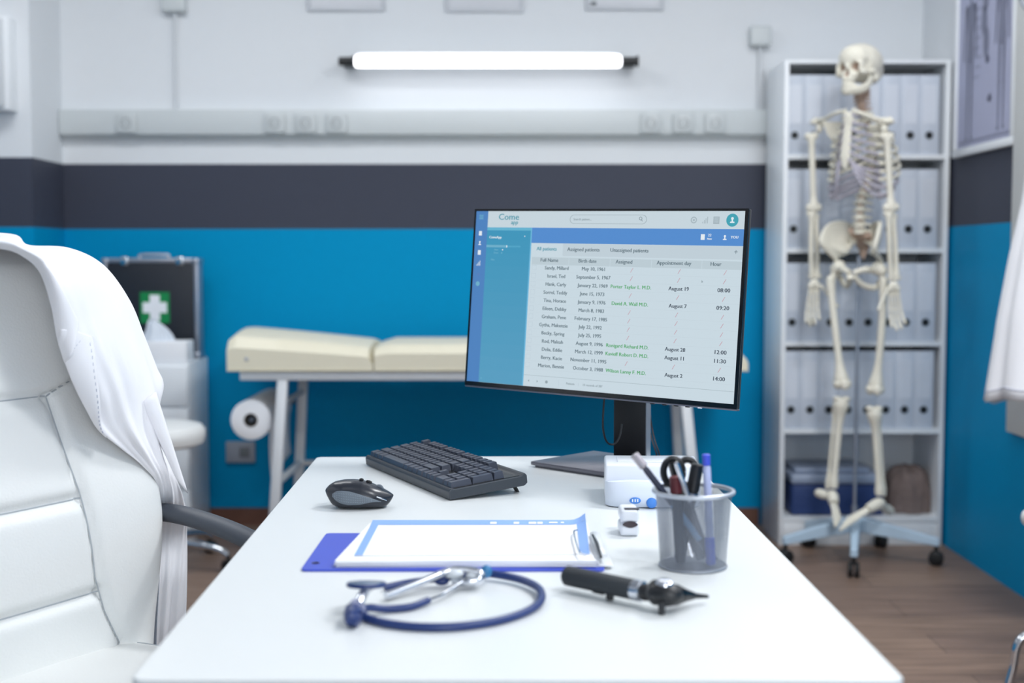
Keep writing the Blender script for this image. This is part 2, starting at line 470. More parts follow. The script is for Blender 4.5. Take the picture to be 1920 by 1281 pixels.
A = AY(1439, 130, 5.39)
b = MB(); b.box((A.x - .012, 5.37, AY(1440, 208, 5.39).z), (A.x + .012, YB, A.z), r=.004); obj('cable_cover', b, mat('conduit_grey', (212, 216, 220), .5), t)

# box on the pillar face at the left edge
A = AY(20, 32, 5.0); B = AY(20, 208, 5.0)
t = thing('wall_cabinet', 'white shallow wall cabinet at the upper left picture edge', 'cabinet', (A.x - .2, YP, B.z))
b = MB(); b.box((A.x - .42, 4.97, B.z), (A.x, YP, A.z), r=.004); obj('body', b, WPL, t)
b = MB(); b.box((A.x - .40, 4.955, B.z + .012), (A.x - .018, 4.969, A.z - .012), r=.003); obj('door', b, mat('cabinet_door_grey', (205, 210, 214), .45), t)

# ================================================================== BINDER SHELF
YS = 5.0
x0 = AY(1466, 560, YS).x; x1 = XR - .012
def zs(py, y=YS): return AY(1600, py, y).z
ZT = zs(112)
shelf = thing('shelf_unit', 'tall white open shelf unit full of grey binders in the corner', 'shelf', ((x0 + x1) / 2, YS + .19, 0))
for xa, xb in ((x0, x0 + .018), (x1 - .018, x1)):
    b = MB(); b.box((xa, YS, 0), (xb, YB - .06, ZT), r=.0015); obj('side_panel', b, WPL, shelf)
b = MB(); b.box((x0 + .018, YB - .072, .1), (x1 - .018, YB - .062, ZT - .01)); obj('back_panel', b, WPL, shelf)
boards = [zs(290), zs(466), zs(641), zs(805), zs(970)]
b = MB(); b.box((x0 + .018, YS, ZT - .014), (x1 - .018, YB - .072, ZT)); obj('top_panel', b, WPL, shelf)
for z in boards:
    b = MB(); b.box((x0 + .018, YS + .002, z - .017), (x1 - .018, YB - .072, z)); obj('shelf_board', b, WPL, shelf)
b = MB(); b.box((x0 + .018, YS + .006, .0), (x1 - .018, YS + .024, boards[4] - .019), r=.001); obj('plinth_panel', b, WPL, shelf)

# binders
BW, BH, BD = .0746, .307, .275
xc0 = AY(1487, 560, YS).x; pitch = (AY(1738, 560, YS).x - xc0) / 7
def binder_proto():
    b = MB()
    b.box((-BW / 2, 0, 0), (BW / 2, .004, BH), r=.0015)
    b.box((-BW / 2, .004, 0), (-BW / 2 + .003, BD, BH)); b.box((BW / 2 - .003, .004, 0), (BW / 2, BD, BH))
    r = obj('ring_binder', b, BIND); r['category'] = 'binder'; r['group'] = 'grey ring binders on the shelves'
    g = MB(); g.box((-BW / 2 + .005, .006, .008), (BW / 2 - .005, BD - .02, BH - .02)); obj('paper_block', g, mat('aged_paper', (206, 208, 206), .9), r)
    g = MB(); g.box((-BW / 2 + .012, -.0012, .12), (BW / 2 - .012, 0.0002, .27)); obj('label_pocket', g, BINDL, r)
    M = basis((0, -.0005, .075), (1, 0, 0), (0, 0, 1), (0, -1, 0))
    g = MB(); g.lathe([(.0, 0), (.0135, 0)], M=M, n=20, cap=False); h = obj('finger_hole', g, HOLE, r)
    g = MB(); g.lathe([(.0135, 0), (.0135, .0012), (.016, .0012), (.016, 0)], M=M, n=20, cap=False); obj('hole_rim', g, RING, r)
    return r
proto = binder_proto(); first = True
ORD = ['leftmost', 'second from left', 'third from left', 'fourth from left', 'fourth from right', 'third from right', 'second from right', 'rightmost']
ROW = ['top shelf', 'second shelf from the top', 'third shelf from the top', 'lowest binder shelf']
for r in range(4):
    for k in range(8):
        o = proto if first else copy_tree(proto, (0, 0, 0)); first = False
        o.location = (xc0 + pitch * k, YS + .012 + random.uniform(0, .004), boards[r] + .0005)
        if (r, k) in ((0, 2), (1, 6), (3, 0)): o.rotation_euler = (0, 0, 0)
        o['label'] = 'grey ring binder, %s on the %s' % (ORD[k], ROW[r])

# bottom bay: blue bag with lid, blanket
z5 = boards[4]
A = AY(1476, 950, 5.05); B = AY(1655, 950, 5.05)
t = thing('storage_box', 'blue storage box with a grey lid in the bottom shelf bay', 'box', ((A.x + B.x) / 2, 5.18, z5))
b = MB(); b.box((A.x + .012, 5.03, z5 + .001), (B.x, 5.32, z5 + .125), r=.012, seg=3); obj('body', b, BLUEBOX, t)
b = MB(); b.box((A.x + .01, 5.025, z5 + .126), (B.x + .002, 5.325, z5 + .165), r=.01, seg=3)
b.box((A.x + .03, 5.06, z5 + .165), (B.x - .05, 5.3, z5 + .185), r=.008); obj('lid', b, LIDM, t)
b = MB()
cB = Vector((AY(1705, 930, 5.12).x, 5.15, z5))
def blanket(u, v):
    an = 2 * PI * u; ph = v * PI / 2
    rr = math.cos(ph) ** .45; wob = 1 + .05 * math.sin(7 * an + 4 * v) + .03 * math.sin(13 * an - 5 * v)
    return cB + Vector((.094 * rr * math.cos(an) * wob, .10 * rr * math.sin(an) * wob, .002 + .175 * math.sin(ph) ** .8 * (1 + .05 * math.sin(5 * an))))
b.grid(blanket, 48, 14, closeu=True)
obj('folded_blanket', b, FUR, label='bunched brown fleece blanket in the bottom shelf bay beside the blue box', cat='blanket')

# ================================================================== SKELETON
YK = 4.72
sk = thing('anatomical_skeleton', 'life-size skeleton model hanging on a wheeled pale blue stand', 'skeleton model', (AY(1612, 1000, YK).x, YK, 0))
YAW = R(36)
fw = Vector((-math.sin(YAW), -math.cos(YAW), 0)); lf = Vector((math.cos(YAW), -math.sin(YAW), 0)); UP = Vector((0, 0, 1))
def K(px, py, dy=0.0): return AY(px, py, YK + dy)
def bone(name, p0, p1, rm, r0, r1, bow=(0, 0, 0), k0=.12, k1=.12, m=BONE, lobes=True, par=sk):
    p0 = Vector(p0); p1 = Vector(p1); bow = Vector(bow); N = 18; pts = []; rs = []
    for i in range(N + 1):
        t = i / N; pts.append(p0.lerp(p1, t) + bow * math.sin(PI * t))
        e0 = max(0, 1 - t / k0 / 1.6) if k0 else 0; e1 = max(0, 1 - (1 - t) / k1 / 1.6) if k1 else 0
        rr = rm + (r0 - rm) * e0 ** 1.3 + (r1 - rm) * e1 ** 1.3
        if i in (0, N): rr *= .62
        rs.append(rr)
    b = MB(); b.tube(pts, rs, n=12)
    if lobes:
        d = (p1 - p0).normalized(); sd = d.cross(Vector((0, 1, 0))).normalized()
        for q, rr, sg in ((p0, r0, 1), (p1, r1, -1)):
            for s_ in (-1, 1): b.ell(q + d * sg * rr * .5 + sd * s_ * rr * .55, (rr * .62,) * 3, nu=10, nv=8)
    return obj(name, b, m, par)
# skull, built in head axes (lateral, forward, up)
HYAW = R(47)
hf = Vector((-math.sin(HYAW), -math.cos(HYAW), 0)); hl = Vector((math.cos(HYAW), -math.sin(HYAW), 0))
HM = basis(K(1609, 128), hl, hf, UP) @ Matrix.Rotation(R(4), 4, 'X')
def remeshed(mb_, vox):
    me = bpy.data.meshes.new('t'); me.from_pydata([tuple(v) for v in mb_.v], [], mb_.f)
    o = bpy.data.objects.new('t', me); COL.objects.link(o)
    md = o.modifiers.new('r', 'REMESH'); md.mode = 'VOXEL'; md.voxel_size = vox
    s_ = o.modifiers.new('s', 'SMOOTH'); s_.iterations = 4; s_.factor = .6
    bpy.context.view_layer.update()
    e = bpy.data.meshes.new_from_object(o.evaluated_get(bpy.context.evaluated_depsgraph_get()))
    out = MB(); out.add([v.co.copy() for v in e.vertices], [tuple(p.vertices) for p in e.polygons])
    bpy.data.objects.remove(o); bpy.data.meshes.remove(me); bpy.data.meshes.remove(e)
    return out
s0 = MB()
s0.ell((0, -.022, .022), (.072, .092, .070)); s0.ell((0, .030, .030), (.058, .048, .050)); s0.ell((0, -.075, .0), (.055, .04, .05))
s0.ell((0, .058, -.004), (.050, .020, .018)); s0.ell((0, .052, -.034), (.034, .026, .026)); s0.ell((0, .060, -.052), (.026, .018, .014))
for s_ in (-1, 1):
    s0.ell((s_ * .050, .044, -.026), (.013, .018, .012)); s0.tube([(s_ * .052, .04, -.026), (s_ * .067, .012, -.022), (s_ * .066, -.012, -.018)], .0055, n=8)
    s0.ell((s_ * .056, -.030, -.034), (.013, .018, .018)); s0.ell((s_ * .045, .056, -.006), (.010, .012, .02))
s0.ell((0, -.02, -.03), (.04, .05, .02))
sm = remeshed(s0, .0042)
for i, v in enumerate(sm.v):
    for s_ in (-1, 1):
        d = math.sqrt(((v.x - s_ * .026) / .019) ** 2 + ((v.z + .006) / .017) ** 2)
        if d < 1 and v.y > .02: v.y -= .034 * (1 - d * d) ** .6
        d = math.sqrt(((v.x - s_ * .060) / .014) ** 2 + ((v.z - .0) / .028) ** 2 + ((v.y - .03) / .022) ** 2)
        if d < 1: v.x -= s_ * .010 * (1 - d)
    d = math.sqrt((v.x / .011) ** 2 + ((v.z + .030) / .017) ** 2)
    if d < 1 and v.y > .03: v.y -= .020 * (1 - d * d) ** .6
for f_, idx in enumerate(sm.f):
    c = sum((sm.v[i] for i in idx), Vector()) / len(idx)
    for s_ in (-1, 1):
        if ((c.x - s_ * .026) / .0155) ** 2 + ((c.z + .006) / .0135) ** 2 < 1 and .0 < c.y < .066: sm.m[f_] = 1  # eye sockets and nose also browned, painting in the shade of the recess
    if (c.x / .009) ** 2 + ((c.z + .030) / .014) ** 2 < 1 and c.y > .02 : sm.m[f_] = 1
sm.xf(HM)
skull = obj('skull', sm, [BONE, BONEB], sk, auto=False)
b = MB()
for i in range(10):
    an = R(-62 + i * 124 / 9); b.box((-.003, -.002, -.006), (.003, .003, .004), r=.001, M=HM @ Matrix.Translation((.024 * math.sin(an), .045 + .030 * math.cos(an), -.066)) @ Matrix.Rotation(-an, 4, 'Z'))
obj('teeth', b, mat('tooth_ivory', (238, 234, 220), .4), skull)
b = MB()
pts = bez([(-.052, -.012, -.028), (-.051, .002, -.062), (-.040, .022, -.088), (-.018, .056, -.098), (0, .066, -.099), (.018, .056, -.098), (.040, .022, -.088), (.051, .002, -.062), (.052, -.012, -.028)], 5)
b.tube(pts, [.0075 + .004 * math.sin(PI * i / (len(pts) - 1)) for i in range(len(pts))], n=10, flat=1.5, up=(0, 0, 1))
b.tube(bez([(-.024, .045, -.083), (-.014, .066, -.082), (0, .071, -.082), (.014, .066, -.082), (.024, .045, -.083)], 4), .008, n=8)
b.ell((0, .068, -.104), (.014, .009, .009))
b.ell((-.050, -.004, -.045), (.006, .014, .022)); b.ell((.050, -.004, -.045), (.006, .014, .022)); b.xf(HM @ Matrix.Translation((0, -.002, .008))); obj('jaw', b, BONE, sk)
# spine
spts = bez([K(1613, 168, .03), K(1613, 190, .02), K(1622, 222, .04), K(1634, 262, .075), K(1636, 305, .085), K(1626, 345, .06), K(1615, 375, .03), K(1612, 405, .02), K(1612, 432, .03)], 8)
b = MB(); b.tube(spts, .011, n=10); spine = obj('spine', b, BONEB, sk)
N = len(spts); nv = 24
for i in range(nv):
    t = i / (nv - 1); q = t * (.60 + .40 * t) * (N - 1); j = min(int(q), N - 2); p = spts[j].lerp(spts[j + 1], q - j); d = (spts[j + 1] - spts[j]).normalized()
    rr = lerp(.0130, .0215, t); hh = lerp(.0056, .0098, t)
    e1 = lf - d * lf.dot(d); e1.normalize(); e2 = d.cross(e1)
    M = basis(p, e1, e2, d)
    b = MB(); b.lathe([(0, -hh), (rr * .95, -hh), (rr, -hh * .7), (rr * .86, 0), (rr, hh * .7), (rr * .95, hh), (0, hh)], M=M, n=14)
    for s_ in (-1, 1): b.tube([p + e1 * s_ * rr * .7 - fw * .012, p + e1 * s_ * (rr + .017) - fw * .02 - UP * .004], [.006, .0035], n=6)
    b.tube([p - fw * .012, p - fw * (rr + .022) - UP * .012], [.006, .004], n=6)
    obj('vertebra', b, BONEB if i < 7 else BONE, spine)
# sternum and ribs
top = K(1592, 212, -.06); bot = K(1584, 300, -.055)
b = MB(); b.tube(bez([top + UP * .004, top.lerp(bot, .2), top.lerp(bot, .35), top.lerp(bot, .8), bot, bot - UP * .03], 4),
                 [.014] + [lerp(.026, .015, min(1, i / 6)) if i < 7 else lerp(.015, .019, min(1, (i - 7) / 7)) if i < 15 else lerp(.018, .005, (i - 15) / 6) for i in range(1, 21)], n=12, flat=.4, up=fw)
obj('sternum', b, BONE, sk)
def sp(z):
    for i in range(N - 1):
        if spts[i].z >= z >= spts[i + 1].z: return spts[i].lerp(spts[i + 1], (spts[i].z - z) / (spts[i].z - spts[i + 1].z))
    return spts[0]
za = [.050, .078, .098, .112, .120, .125, .128, .128, .124, .116, .104, .080]
ztop = K(1620, 208).z; zlow = K(1620, 348).z
rib_i = 0
for i in range(12):
    z = lerp(ztop, zlow, i / 11); S0 = sp(z)
    front = top.lerp(bot, min(1, i / 6.2)) + Vector((0, 0, -.004)) if i < 10 else None
    for s_ in (-1, 1):
        pts = []; full = PI if i < 10 else (R(120) if i == 10 else R(92))
        nn = 16
        depth = (front - S0).dot(-fw) * -1 if front else .17
        bdep = max(.06, (interp([0, 3, 7, 9, 11], [.045, .078, .092, .09, .085], i)))
        drop = interp([0, 5, 9, 11], [.03, .075, .09, .06], i)
        Cc = S0 + fw * (bdep * .95)
        for k in range(nn + 1):
            ph = full * (.78 if i < 10 else 1) * k / nn
            p = Cc + lf * s_ * za[i] * math.sin(ph) - fw * bdep * math.cos(ph)
            p = p + UP * (-drop * math.sin(ph * .62) ** 1.2)
            pts.append(p)
        rr = .0058
        b = MB(); b.tube(pts, [rr * .9] + [rr] * (nn - 1) + [rr], n=8, flat=1.25, up=(0, 0, 1))
        rb = obj('rib', b, BONE if i < 8 else CART_SHADE, sk)  # lower ribs use the cartilage grey to paint in their soft shading
        if i < 10:
            tgt = front if i < 7 else bot + UP * (-.004 * (i - 6)) + lf * s_ * .012
            mid = pts[-1].lerp(tgt, .5) + fw * .012 - UP * .008 * (i > 5)
            b = MB(); b.tube(bez([pts[-1], mid, tgt + lf * s_ * .012], 5), .0052, n=8); obj('cartilage', b, CART_SHADE, rb)
# shoulders and arms
shL = K(1531, 236, .13); shR = K(1664, 236, -.09)
for sh, s_ in ((shL, -1), (shR, 1)):
    b = MB(); b.tube(bez([top + lf * s_ * .014 + UP * .008, top.lerp(sh, .35) + fw * .022 + UP * .014, top.lerp(sh, .7) + fw * .008 + UP * .012, sh + UP * .020], 6), [.010] + [.0075] * 15 + [.009] * 3, n=8); obj('clavicle', b, BONE, sk)
    b = MB(); base = sh - fw * .03 - lf * s_ * .012
    tri = [base + UP * .018, base - lf * s_ * .092 - fw * .052 + UP * .012, base - lf * s_ * .075 - fw * .055 - UP * .13, base - lf * s_ * .02 - UP * .03]
    b.prism(tri, fw * .006); b.tube([base - lf * s_ * .085 - fw * .055 + UP * -.01, base - fw * .012 + UP * .012, sh + UP * .022 + lf * s_ * .008], [.006, .009, .011], n=8)
    b.ell(sh + UP * .014 + lf * s_ * .004, (.022, .018, .010)); b.ell(sh - lf * s_ * .012 - UP * .010, (.013, .016, .018))
    obj('shoulder_blade', b, BONE, sk)
def arm(s_, sh, hum, elb, wr, hand, dy):
    bone('upper_arm_bone', K(*hum, dy), K(*elb, dy), .0118, .022, .026, k0=.1, k1=.12)
    e = K(elb[0], elb[1] + 6, dy); w_ = K(*wr, dy)
    bone('forearm_bone', e + Vector((.009, .01, 0)), w_ + Vector((.010, .004, 0)), .0095, .014, .016, bow=(.003, 0, 0), k1=.14)
    bone('forearm_bone', e + Vector((-.008, 0, .012)), w_ + Vector((-.009, 0, 0)), .0095, .018, .012, bow=(-.003, 0, 0))
    t = obj('hand', MB().ell(w_ + Vector((0, 0, -.020)), (.020, .013, .018)).ell(w_ + Vector((.012, 0, -.03)), (.013, .012, .012)).ell(w_ + Vector((-.012, 0, -.03)), (.013, .012, .012)), BONE, sk)
    base = w_ + Vector((0, 0, -.038))
    for k in range(5):
        b = MB()
        if k == 0: q = base + Vector((-s_ * -.022 * -1, -.012, .012)); dd = Vector((s_ * -.024, -.02, -.036)); segs = [(.0, 1), (1.0, .62), (1.6, .5)]
        else:
            off = (k - 2.5) * .0105; q = base + Vector((off, 0, 0)); dd = Vector((off * .22 + hand * .005, -.004 * k * .3, -.056)); 
        p = q; ln = [1, .62, .40, .30] if k else [1, .72, .52]
        sc_ = [0, .96, 1.05, 1.0, .86][k] if k else .95
        for si, L_ in enumerate(ln):
            p2 = p + dd * L_ * sc_ + Vector((0, -.005 * si, 0))
            b.tube([p, p.lerp(p2, .12), p.lerp(p2, .5), p.lerp(p2, .88), p2], [.0052, .0062, .0040, .0056, .0045], n=7); p = p2 + dd.normalized() * .0015
        obj('finger', b, BONE, t)
arm(-1, shL, (1521, 250), (1526, 396), (1527, 522), -1, .13)
arm(1, shR, (1663, 250), (1671, 396), (1676, 526), 1, -.10)
# pelvis
hipL = K(1568, 505, .07); hipR = K(1652, 508, -.06); sac = K(1613, 455, .06)
b = MB()
def ilium(s_, hip):
    crest = [hip + UP * .035, K(1541, 458, .02), K(1544, 436, .05), K(1558, 421, .09), K(1580, 418, .13), K(1600, 428, .14), sac + lf * s_ * .02] if s_ < 0 else \
            [hip + UP * .035, K(1640, 470, -.16), K(1646, 440, -.15), K(1650, 422, -.10), K(1648, 418, -.02), K(1636, 424, .05), sac + lf * s_ * .02]
    pc = hip.lerp(sac, .5) + UP * .01
    cr = bez(crest, 6); M_ = len(cr)
    bowl = (lf * s_ * .5 - fw * .5) * .028
    def g(u, v):
        c_ = cr[min(M_ - 1, int(round(u * (M_ - 1))))]
        return pc.lerp(c_, v) + bowl * math.sin(PI * v) * .8
    return cr, g
pel = None
for s_, hip in ((-1, hipL), (1, hipR)):
    cr, g = ilium(s_, hip)
    b = MB(); b.grid(g, len(cr) - 1, 6)
    o = obj('hip_bone', b, BONE, sk, mods=(('SOLIDIFY', {'thickness': .009, 'offset': 0}),))
    b = MB(); b.tube(cr, .0075, n=8); pub = K(1597, 512, -.05)
    b.ell(hip + UP * .008 + (lf * s_ * -.01), (.026, .026, .026))
    b.tube(bez([hip - lf * s_ * .012, hip.lerp(pub, .5) + UP * .008 + fw * .012, pub + lf * s_ * .008], 6), [.013] * 7 + [.011] * 6, n=10)
    isch = hip - UP * .062 - lf * s_ * .03 - fw * .02
    b.tube(bez([hip - fw * .01 - UP * .01, hip - UP * .04 - fw * .025 - lf * s_ * .012, isch, isch.lerp(pub, .55) - UP * .018, pub - UP * .012 + lf * s_ * .008], 6), .011, n=10)
    obj('hip_rim', b, BONE, o)
b = MB(); s1 = sac + UP * .045
b.tube(bez([K(1612, 436, .04), K(1616, 452, .08), K(1620, 470, .09), K(1618, 486, .07)], 5), [.048] + [.046, .044, .042, .040, .037, .034, .031, .028, .025, .022, .019, .016, .012, .009, .006], n=14, flat=.32, up=fw)
obj('sacrum', b, BONEB, sk)
# legs
def leg(s_, hip, tro, knee, kn2, ank, dy0, dy1):
    tp = K(*tro, dy0)
    b = MB(); b.ell(hip - lf * 0, (.022, .022, .022)); b.tube([hip, hip.lerp(tp, .6) - UP * .006, tp - UP * .01], [.014, .013, .018], n=10); b.ell(tp, (.016, .018, .022))
    kn = K(*knee, dy1)
    pts = [tp.lerp(kn, i / 20) + Vector((s_ * .004, -.008, 0)) * math.sin(PI * i / 20) for i in range(21)]
    b.tube(pts, [.017, .0165, .0155] + [.0138] * 12 + [.0145, .016, .0195, .0245, .029, .025], n=12)
    for q in (-1, 1): b.ell(kn + Vector((q * .016, 0, .004)), (.018, .026, .020), nu=12, nv=8)
    obj('thigh_bone', b, BONE, sk)
    b = MB(); b.ell(kn + Vector((s_ * -.002, -.034, .004)), (.017, .009, .020)); obj('kneecap', b, BONE, sk)
    k2 = K(*kn2, dy1); an = K(*ank, dy1)
    b = MB(); pts = [k2.lerp(an, i / 20) for i in range(21)]
    b.tube(pts, [.024, .030, .028, .022, .018, .0155] + [.0135] * 9 + [.013, .013, .014, .016, .019, .017], n=12)
    for q in (-1, 1): b.ell(k2 + Vector((q * .015, 0, 0)), (.017, .022, .010), nu=12, nv=8)
    obj('shin_bone', b, BONE, sk)
    ox = Vector((-s_ * -.021, .012, 0))
    b = MB(); pts = [(k2 + ox - UP * .022).lerp(an + ox * .9 - UP * .006, i / 12) for i in range(13)]
    b.tube(pts, [.010, .009] + [.0055] * 8 + [.007, .010, .007], n=8); obj('calf_bone', b, BONE, sk)
leg(-1, hipL, (1557, 527), (1579, 722), (1578, 748), (1562, 915), .07, .02)
leg(1, hipR, (1657, 530), (1641, 732), (1639, 766), (1650, 928), -.06, -.04)
def foot(heel, ank, tip, dyh, dya, dyt, wv):
    h = K(*heel, dyh); a_ = K(*ank, dya); tp = K(*tip, dyt); wv = Vector(wv)
    b = MB(); b.tube(bez([h, h.lerp(a_, .6) - UP * .006, a_ - UP * .005, a_.lerp(tp, .3)], 4), [.013, .018, .0185, .017, .0155, .016, .018, .0195, .021, .022, .021, .0195, .018], n=12)
    b.ell(h, (.0175, .0175, .0165)); b.ell(a_, (.019, .022, .017))
    f = obj('foot', b, BONE, sk); st = a_.lerp(tp, .28)
    for k in range(5):
        off = wv * (k - 2) * .0095; b = MB(); p = st + off * .8
        full = (tp + off * 1.3 - p) * [1.02, 1.0, .95, .9, .82][k]
        for f0, f1 in ((0, .55), (.56, .8), (.81, 1)):
            q0 = p + full * f0; q1 = p + full * f1; rr = .0075 if k == 0 else .0055
            b.tube([q0, q0.lerp(q1, .15), q0.lerp(q1, .5), q0.lerp(q1, .85), q1], [rr * .8, rr, rr * .68, rr * .95, rr * .7], n=7)
        obj('toe', b, BONE, f)
foot((1536, 925), (1560, 927), (1572, 984), .06, .02, -.08, (.6, .7, .1))
foot((1668, 958), (1649, 942), (1577, 986), .02, -.04, -.10, (.3, .8, .45))
# stand
bx = K(1611, 1000).x; yb_ = YK + .02
b = MB(); b.tube([(bx, yb_ + .05, K(1612, 480).z), (bx, yb_ + .05, .12)], .0068, n=10); b.tube([(bx, yb_ + .05, .20), (bx, yb_ + .05, .10)], .012, n=12)
obj('stand_pole', b, ALU, sk)
b = MB(); b.lathe([(0, .105), (.035, .105), (.04, .11), (.04, .155), (.028, .165), (0, .165)], M=Matrix.Translation((bx, yb_ + .03, 0)), n=24)
base = obj('stand_base', b, STAND, sk)
cb = Vector((bx, yb_ + .03, 0))
for k in range(5):
    an = R(-93 + 72 * k) if k else R(-106); d = Vector((math.cos(an), math.sin(an), 0)); Lr = .30 if k in (0, 1, 4) else .25
    e = Vector((-d.y, d.x, 0)); b = MB()
    vs = []
    for q, hw, z0, z1 in ((.02, .020, .105, .160), (Lr * .6, .017, .088, .130), (Lr, .014, .073, .102)):
        p = cb + d * q
        vs += [p + e * hw + UP * z0, p - e * hw + UP * z0, p - e * hw * .8 + UP * z1, p + e * hw * .8 + UP * z1]
    fs = [(3, 2, 1, 0), (8, 9, 10, 11)]
    for i in (0, 4):
        for j in range(4): fs.append((i + j, i + (j + 1) % 4, i + 4 + (j + 1) % 4, i + 4 + j))
    b.add(vs, fs, 0, False); obj('base_arm', b, STAND, base, mods=(('BEVEL', {'width': .004, 'segments': 2}),))
    q = cb + d * (Lr - .01); b = MB()
    b.tube([q + UP * .075, q + UP * .045], .008, n=8)
    for s_ in (-1, 1):
        M = basis(q + e * s_ * .010 + UP * .0275, d, UP, e * s_)
        b.lathe([(0, -.006), (.022, -.006), (.0275, -.003), (.0275, .006), (.022, .010), (0, .010)], M=M, n=20)
    obj('caster', b, RUB, base)

# ================================================================== EXAM BED
yF, yR = 4.75, 5.30
xl = AY(425, 670, yF).x; xs_ = AY(699, 670, yF).x; xr = AY(1403, 680, yF).x
bed = thing('examination_bed', 'cream padded examination bed on a white metal frame by the wall', 'bed', ((xl + xr) / 2, 5.03, 0))
zm0 = AY(600, 697, yF).z
def cushion(name, xa, xb, ztl, ztr, dome, rl, rr_):
    b = MB(); nx, ny = 28, 16
    def sd(t, r):    # soft end rounding 0..1
        return math.sqrt(max(0, 1 - (1 - min(1, t / r)) ** 2)) if r > 0 else 1
    def f(u, v):
        x = lerp(xa, xb, u); y = lerp(yF, yR, v)
        e = min(1, sd(u, rl) if u < .5 else 1) * (sd(1 - u, rr_) if u >= .5 else 1)
        z = lerp(ztl, ztr, u ** 1.15) + dome * (1 - (2 * v - 1) ** 2)
        r = .045; ey = sd(min(v, 1 - v), r)
        h = (z - zm0)
        return Vector((x, y, zm0 + h * (0.72 + .28 * ey) * ((0.86 + .14 * e) if u < .5 else (0.45 + .55 * e))))
    b.grid(f, nx, ny)
    def side(pt0, n_):   # skirts
        pass
    for v in (0, 1):
        b.grid(lambda u, w_, v=v: Vector((f(u, v).x, f(u, v).y, lerp(zm0, f(u, v).z, w_))), nx, 3)
    for u in (0, 1):
        b.grid(lambda v, w_, u=u: Vector((f(u, v).x, f(u, v).y, lerp(zm0, f(u, v).z, w_))), ny, 3)
    b.poly([(xa, yF, zm0), (xb, yF, zm0), (xb, yR, zm0), (xa, yR, zm0)])
    o = obj(name, b, CREAM, bed)
    b = MB(); b.tube([(xa + .004, yF - .001, zm0 + .004), (xb - .004, yF - .001, zm0 + .004)], .0035, n=6); obj('piping', b, mat('cream_piping', (206, 200, 178), .5), o)
    return o
cushion('head_cushion', xl, xs_, AY(430, 634, yF).z, AY(690, 660, yF).z, .028, .07, .06)
cushion('mattress', xs_ + .004, xr, AY(700, 650, yF).z, AY(700, 650, yF).z, .014, .02, .05)
b = MB(); c = AY(462, 674, yF); b.ell((c.x, yF + .001, c.z), (.008, .004, .008)); obj('cushion_button', b, ALU, bed)
zr1, zr0 = AY(600, 697, yF).z - .001, AY(600, 714, yF).z
b = MB(); xa, xb = AY(448, 700, yF).x, AY(1385, 700, yF).x
b.box((xa, yF + .01, zr0), (xb, yF + .045, zr1), r=.004); b.box((xa, yR - .05, zr0), (xb, yR - .015, zr1), r=.004)
b.box((xa, yF + .045, zr0), (xa + .035, yR - .05, zr1), r=.004); b.box((xb - .035, yF + .045, zr0), (xb, yR - .05, zr1), r=.004)
b.box((xs_ - .02, yF + .045, zr0), (xs_ + .02, yR - .05, zr1), r=.003)
obj('bed_frame', b, WMET, bed)
def sqtube(p0, p1, h=.019):
    b = MB(); b.tube([p0, p1], h * 1.3, n=4); return b
LT = {}
for xt, xbm, y_ in ((AY(528, 715, yF).x, AY(506, 960, yF).x, yF + .03), (AY(570, 715, yR - .03).x, AY(556, 930, yR - .03).x, yR - .03),
                   (AY(1283, 760, yF).x, AY(1318, 990, yF).x, yF + .03), (AY(1262, 760, yR - .03).x, AY(1281, 930, yR - .03).x, yR - .03)):
    b = MB(); b.box((-.019, -.019, 0), (.019, .019, 1), r=.004)
    p0 = Vector((xbm, y_, 0.0)); p1 = Vector((xt, y_, zr0 + .002)); dd = p1 - p0
    for i, v in enumerate(b.v): b.v[i] = Vector((v.x + p0.x + dd.x * v.z, v.y + y_, v.z * p1.z))
    obj('leg', b, WMET, bed); LT[(y_ < 5, xt < 0)] = (p0, p1)
for s_ in (True, False):
    f0, f1 = LT[(True, s_)]; r0, r1 = LT[(False, s_)]
    for t_, rr in ((.42, .014), (.86, .011)):
        b = MB(); b.tube([f0.lerp(f1, t_), r0.lerp(r1, t_)], rr, n=10); obj('cross_bar', b, WMET, bed)
b = MB(); b.tube([LT[(False, True)][0].lerp(LT[(False, True)][1], .42), LT[(False, False)][0].lerp(LT[(False, False)][1], .42)], .012, n=10); obj('cross_bar', b, WMET, bed)
# roll holder
rc = AY(470, 788, 4.80)
b = MB(); lx = LT[(True, True)][0].lerp(LT[(True, True)][1], .72)
b.tube([(rc.x, 4.815, rc.z), (rc.x, 5.27, rc.z)], .010, n=10)
b.tube([(rc.x, 5.27, rc.z), (LT[(False, True)][0].x, 5.27, rc.z + .02)], .009, n=8)
obj('roll_holder', b, mat('grey_bracket', (130, 138, 150), .4, metal=.4), bed)
t = thing('paper_roll', 'white paper roll hanging at the head end of the examination bed', 'paper roll', (rc.x, 5.03, rc.z))
M = basis((rc.x, 4.80, rc.z), (1, 0, 0), (0, 0, -1), (0, 1, 0))
b = MB(); b.lathe([(.026, 0), (.070, 0), (.076, .003), (.076, .447), (.070, .45), (.026, .45), (.026, 0)], M=M, n=36, cap=False)
obj('roll_body', b, PAPER, t)
b = MB(); b.lathe([(.0255, -.002), (.0255, .452), (.022, .452), (.022, -.002), (.0255, -.002)], M=M, n=24, cap=False); obj('cardboard_core', b, mat('core_dark_card', (70, 66, 60), .9), t)
b = MB(); xh = rc.x + .074
b.grid(lambda u, v: Vector((xh - .006 * math.sin(v * 3), lerp(4.805, 5.24, u), rc.z - v * (.22 - .03 * u))), 8, 10)
obj('loose_sheet', b, PAPER, t, mods=(('SOLIDIFY', {'thickness': .0012}),))

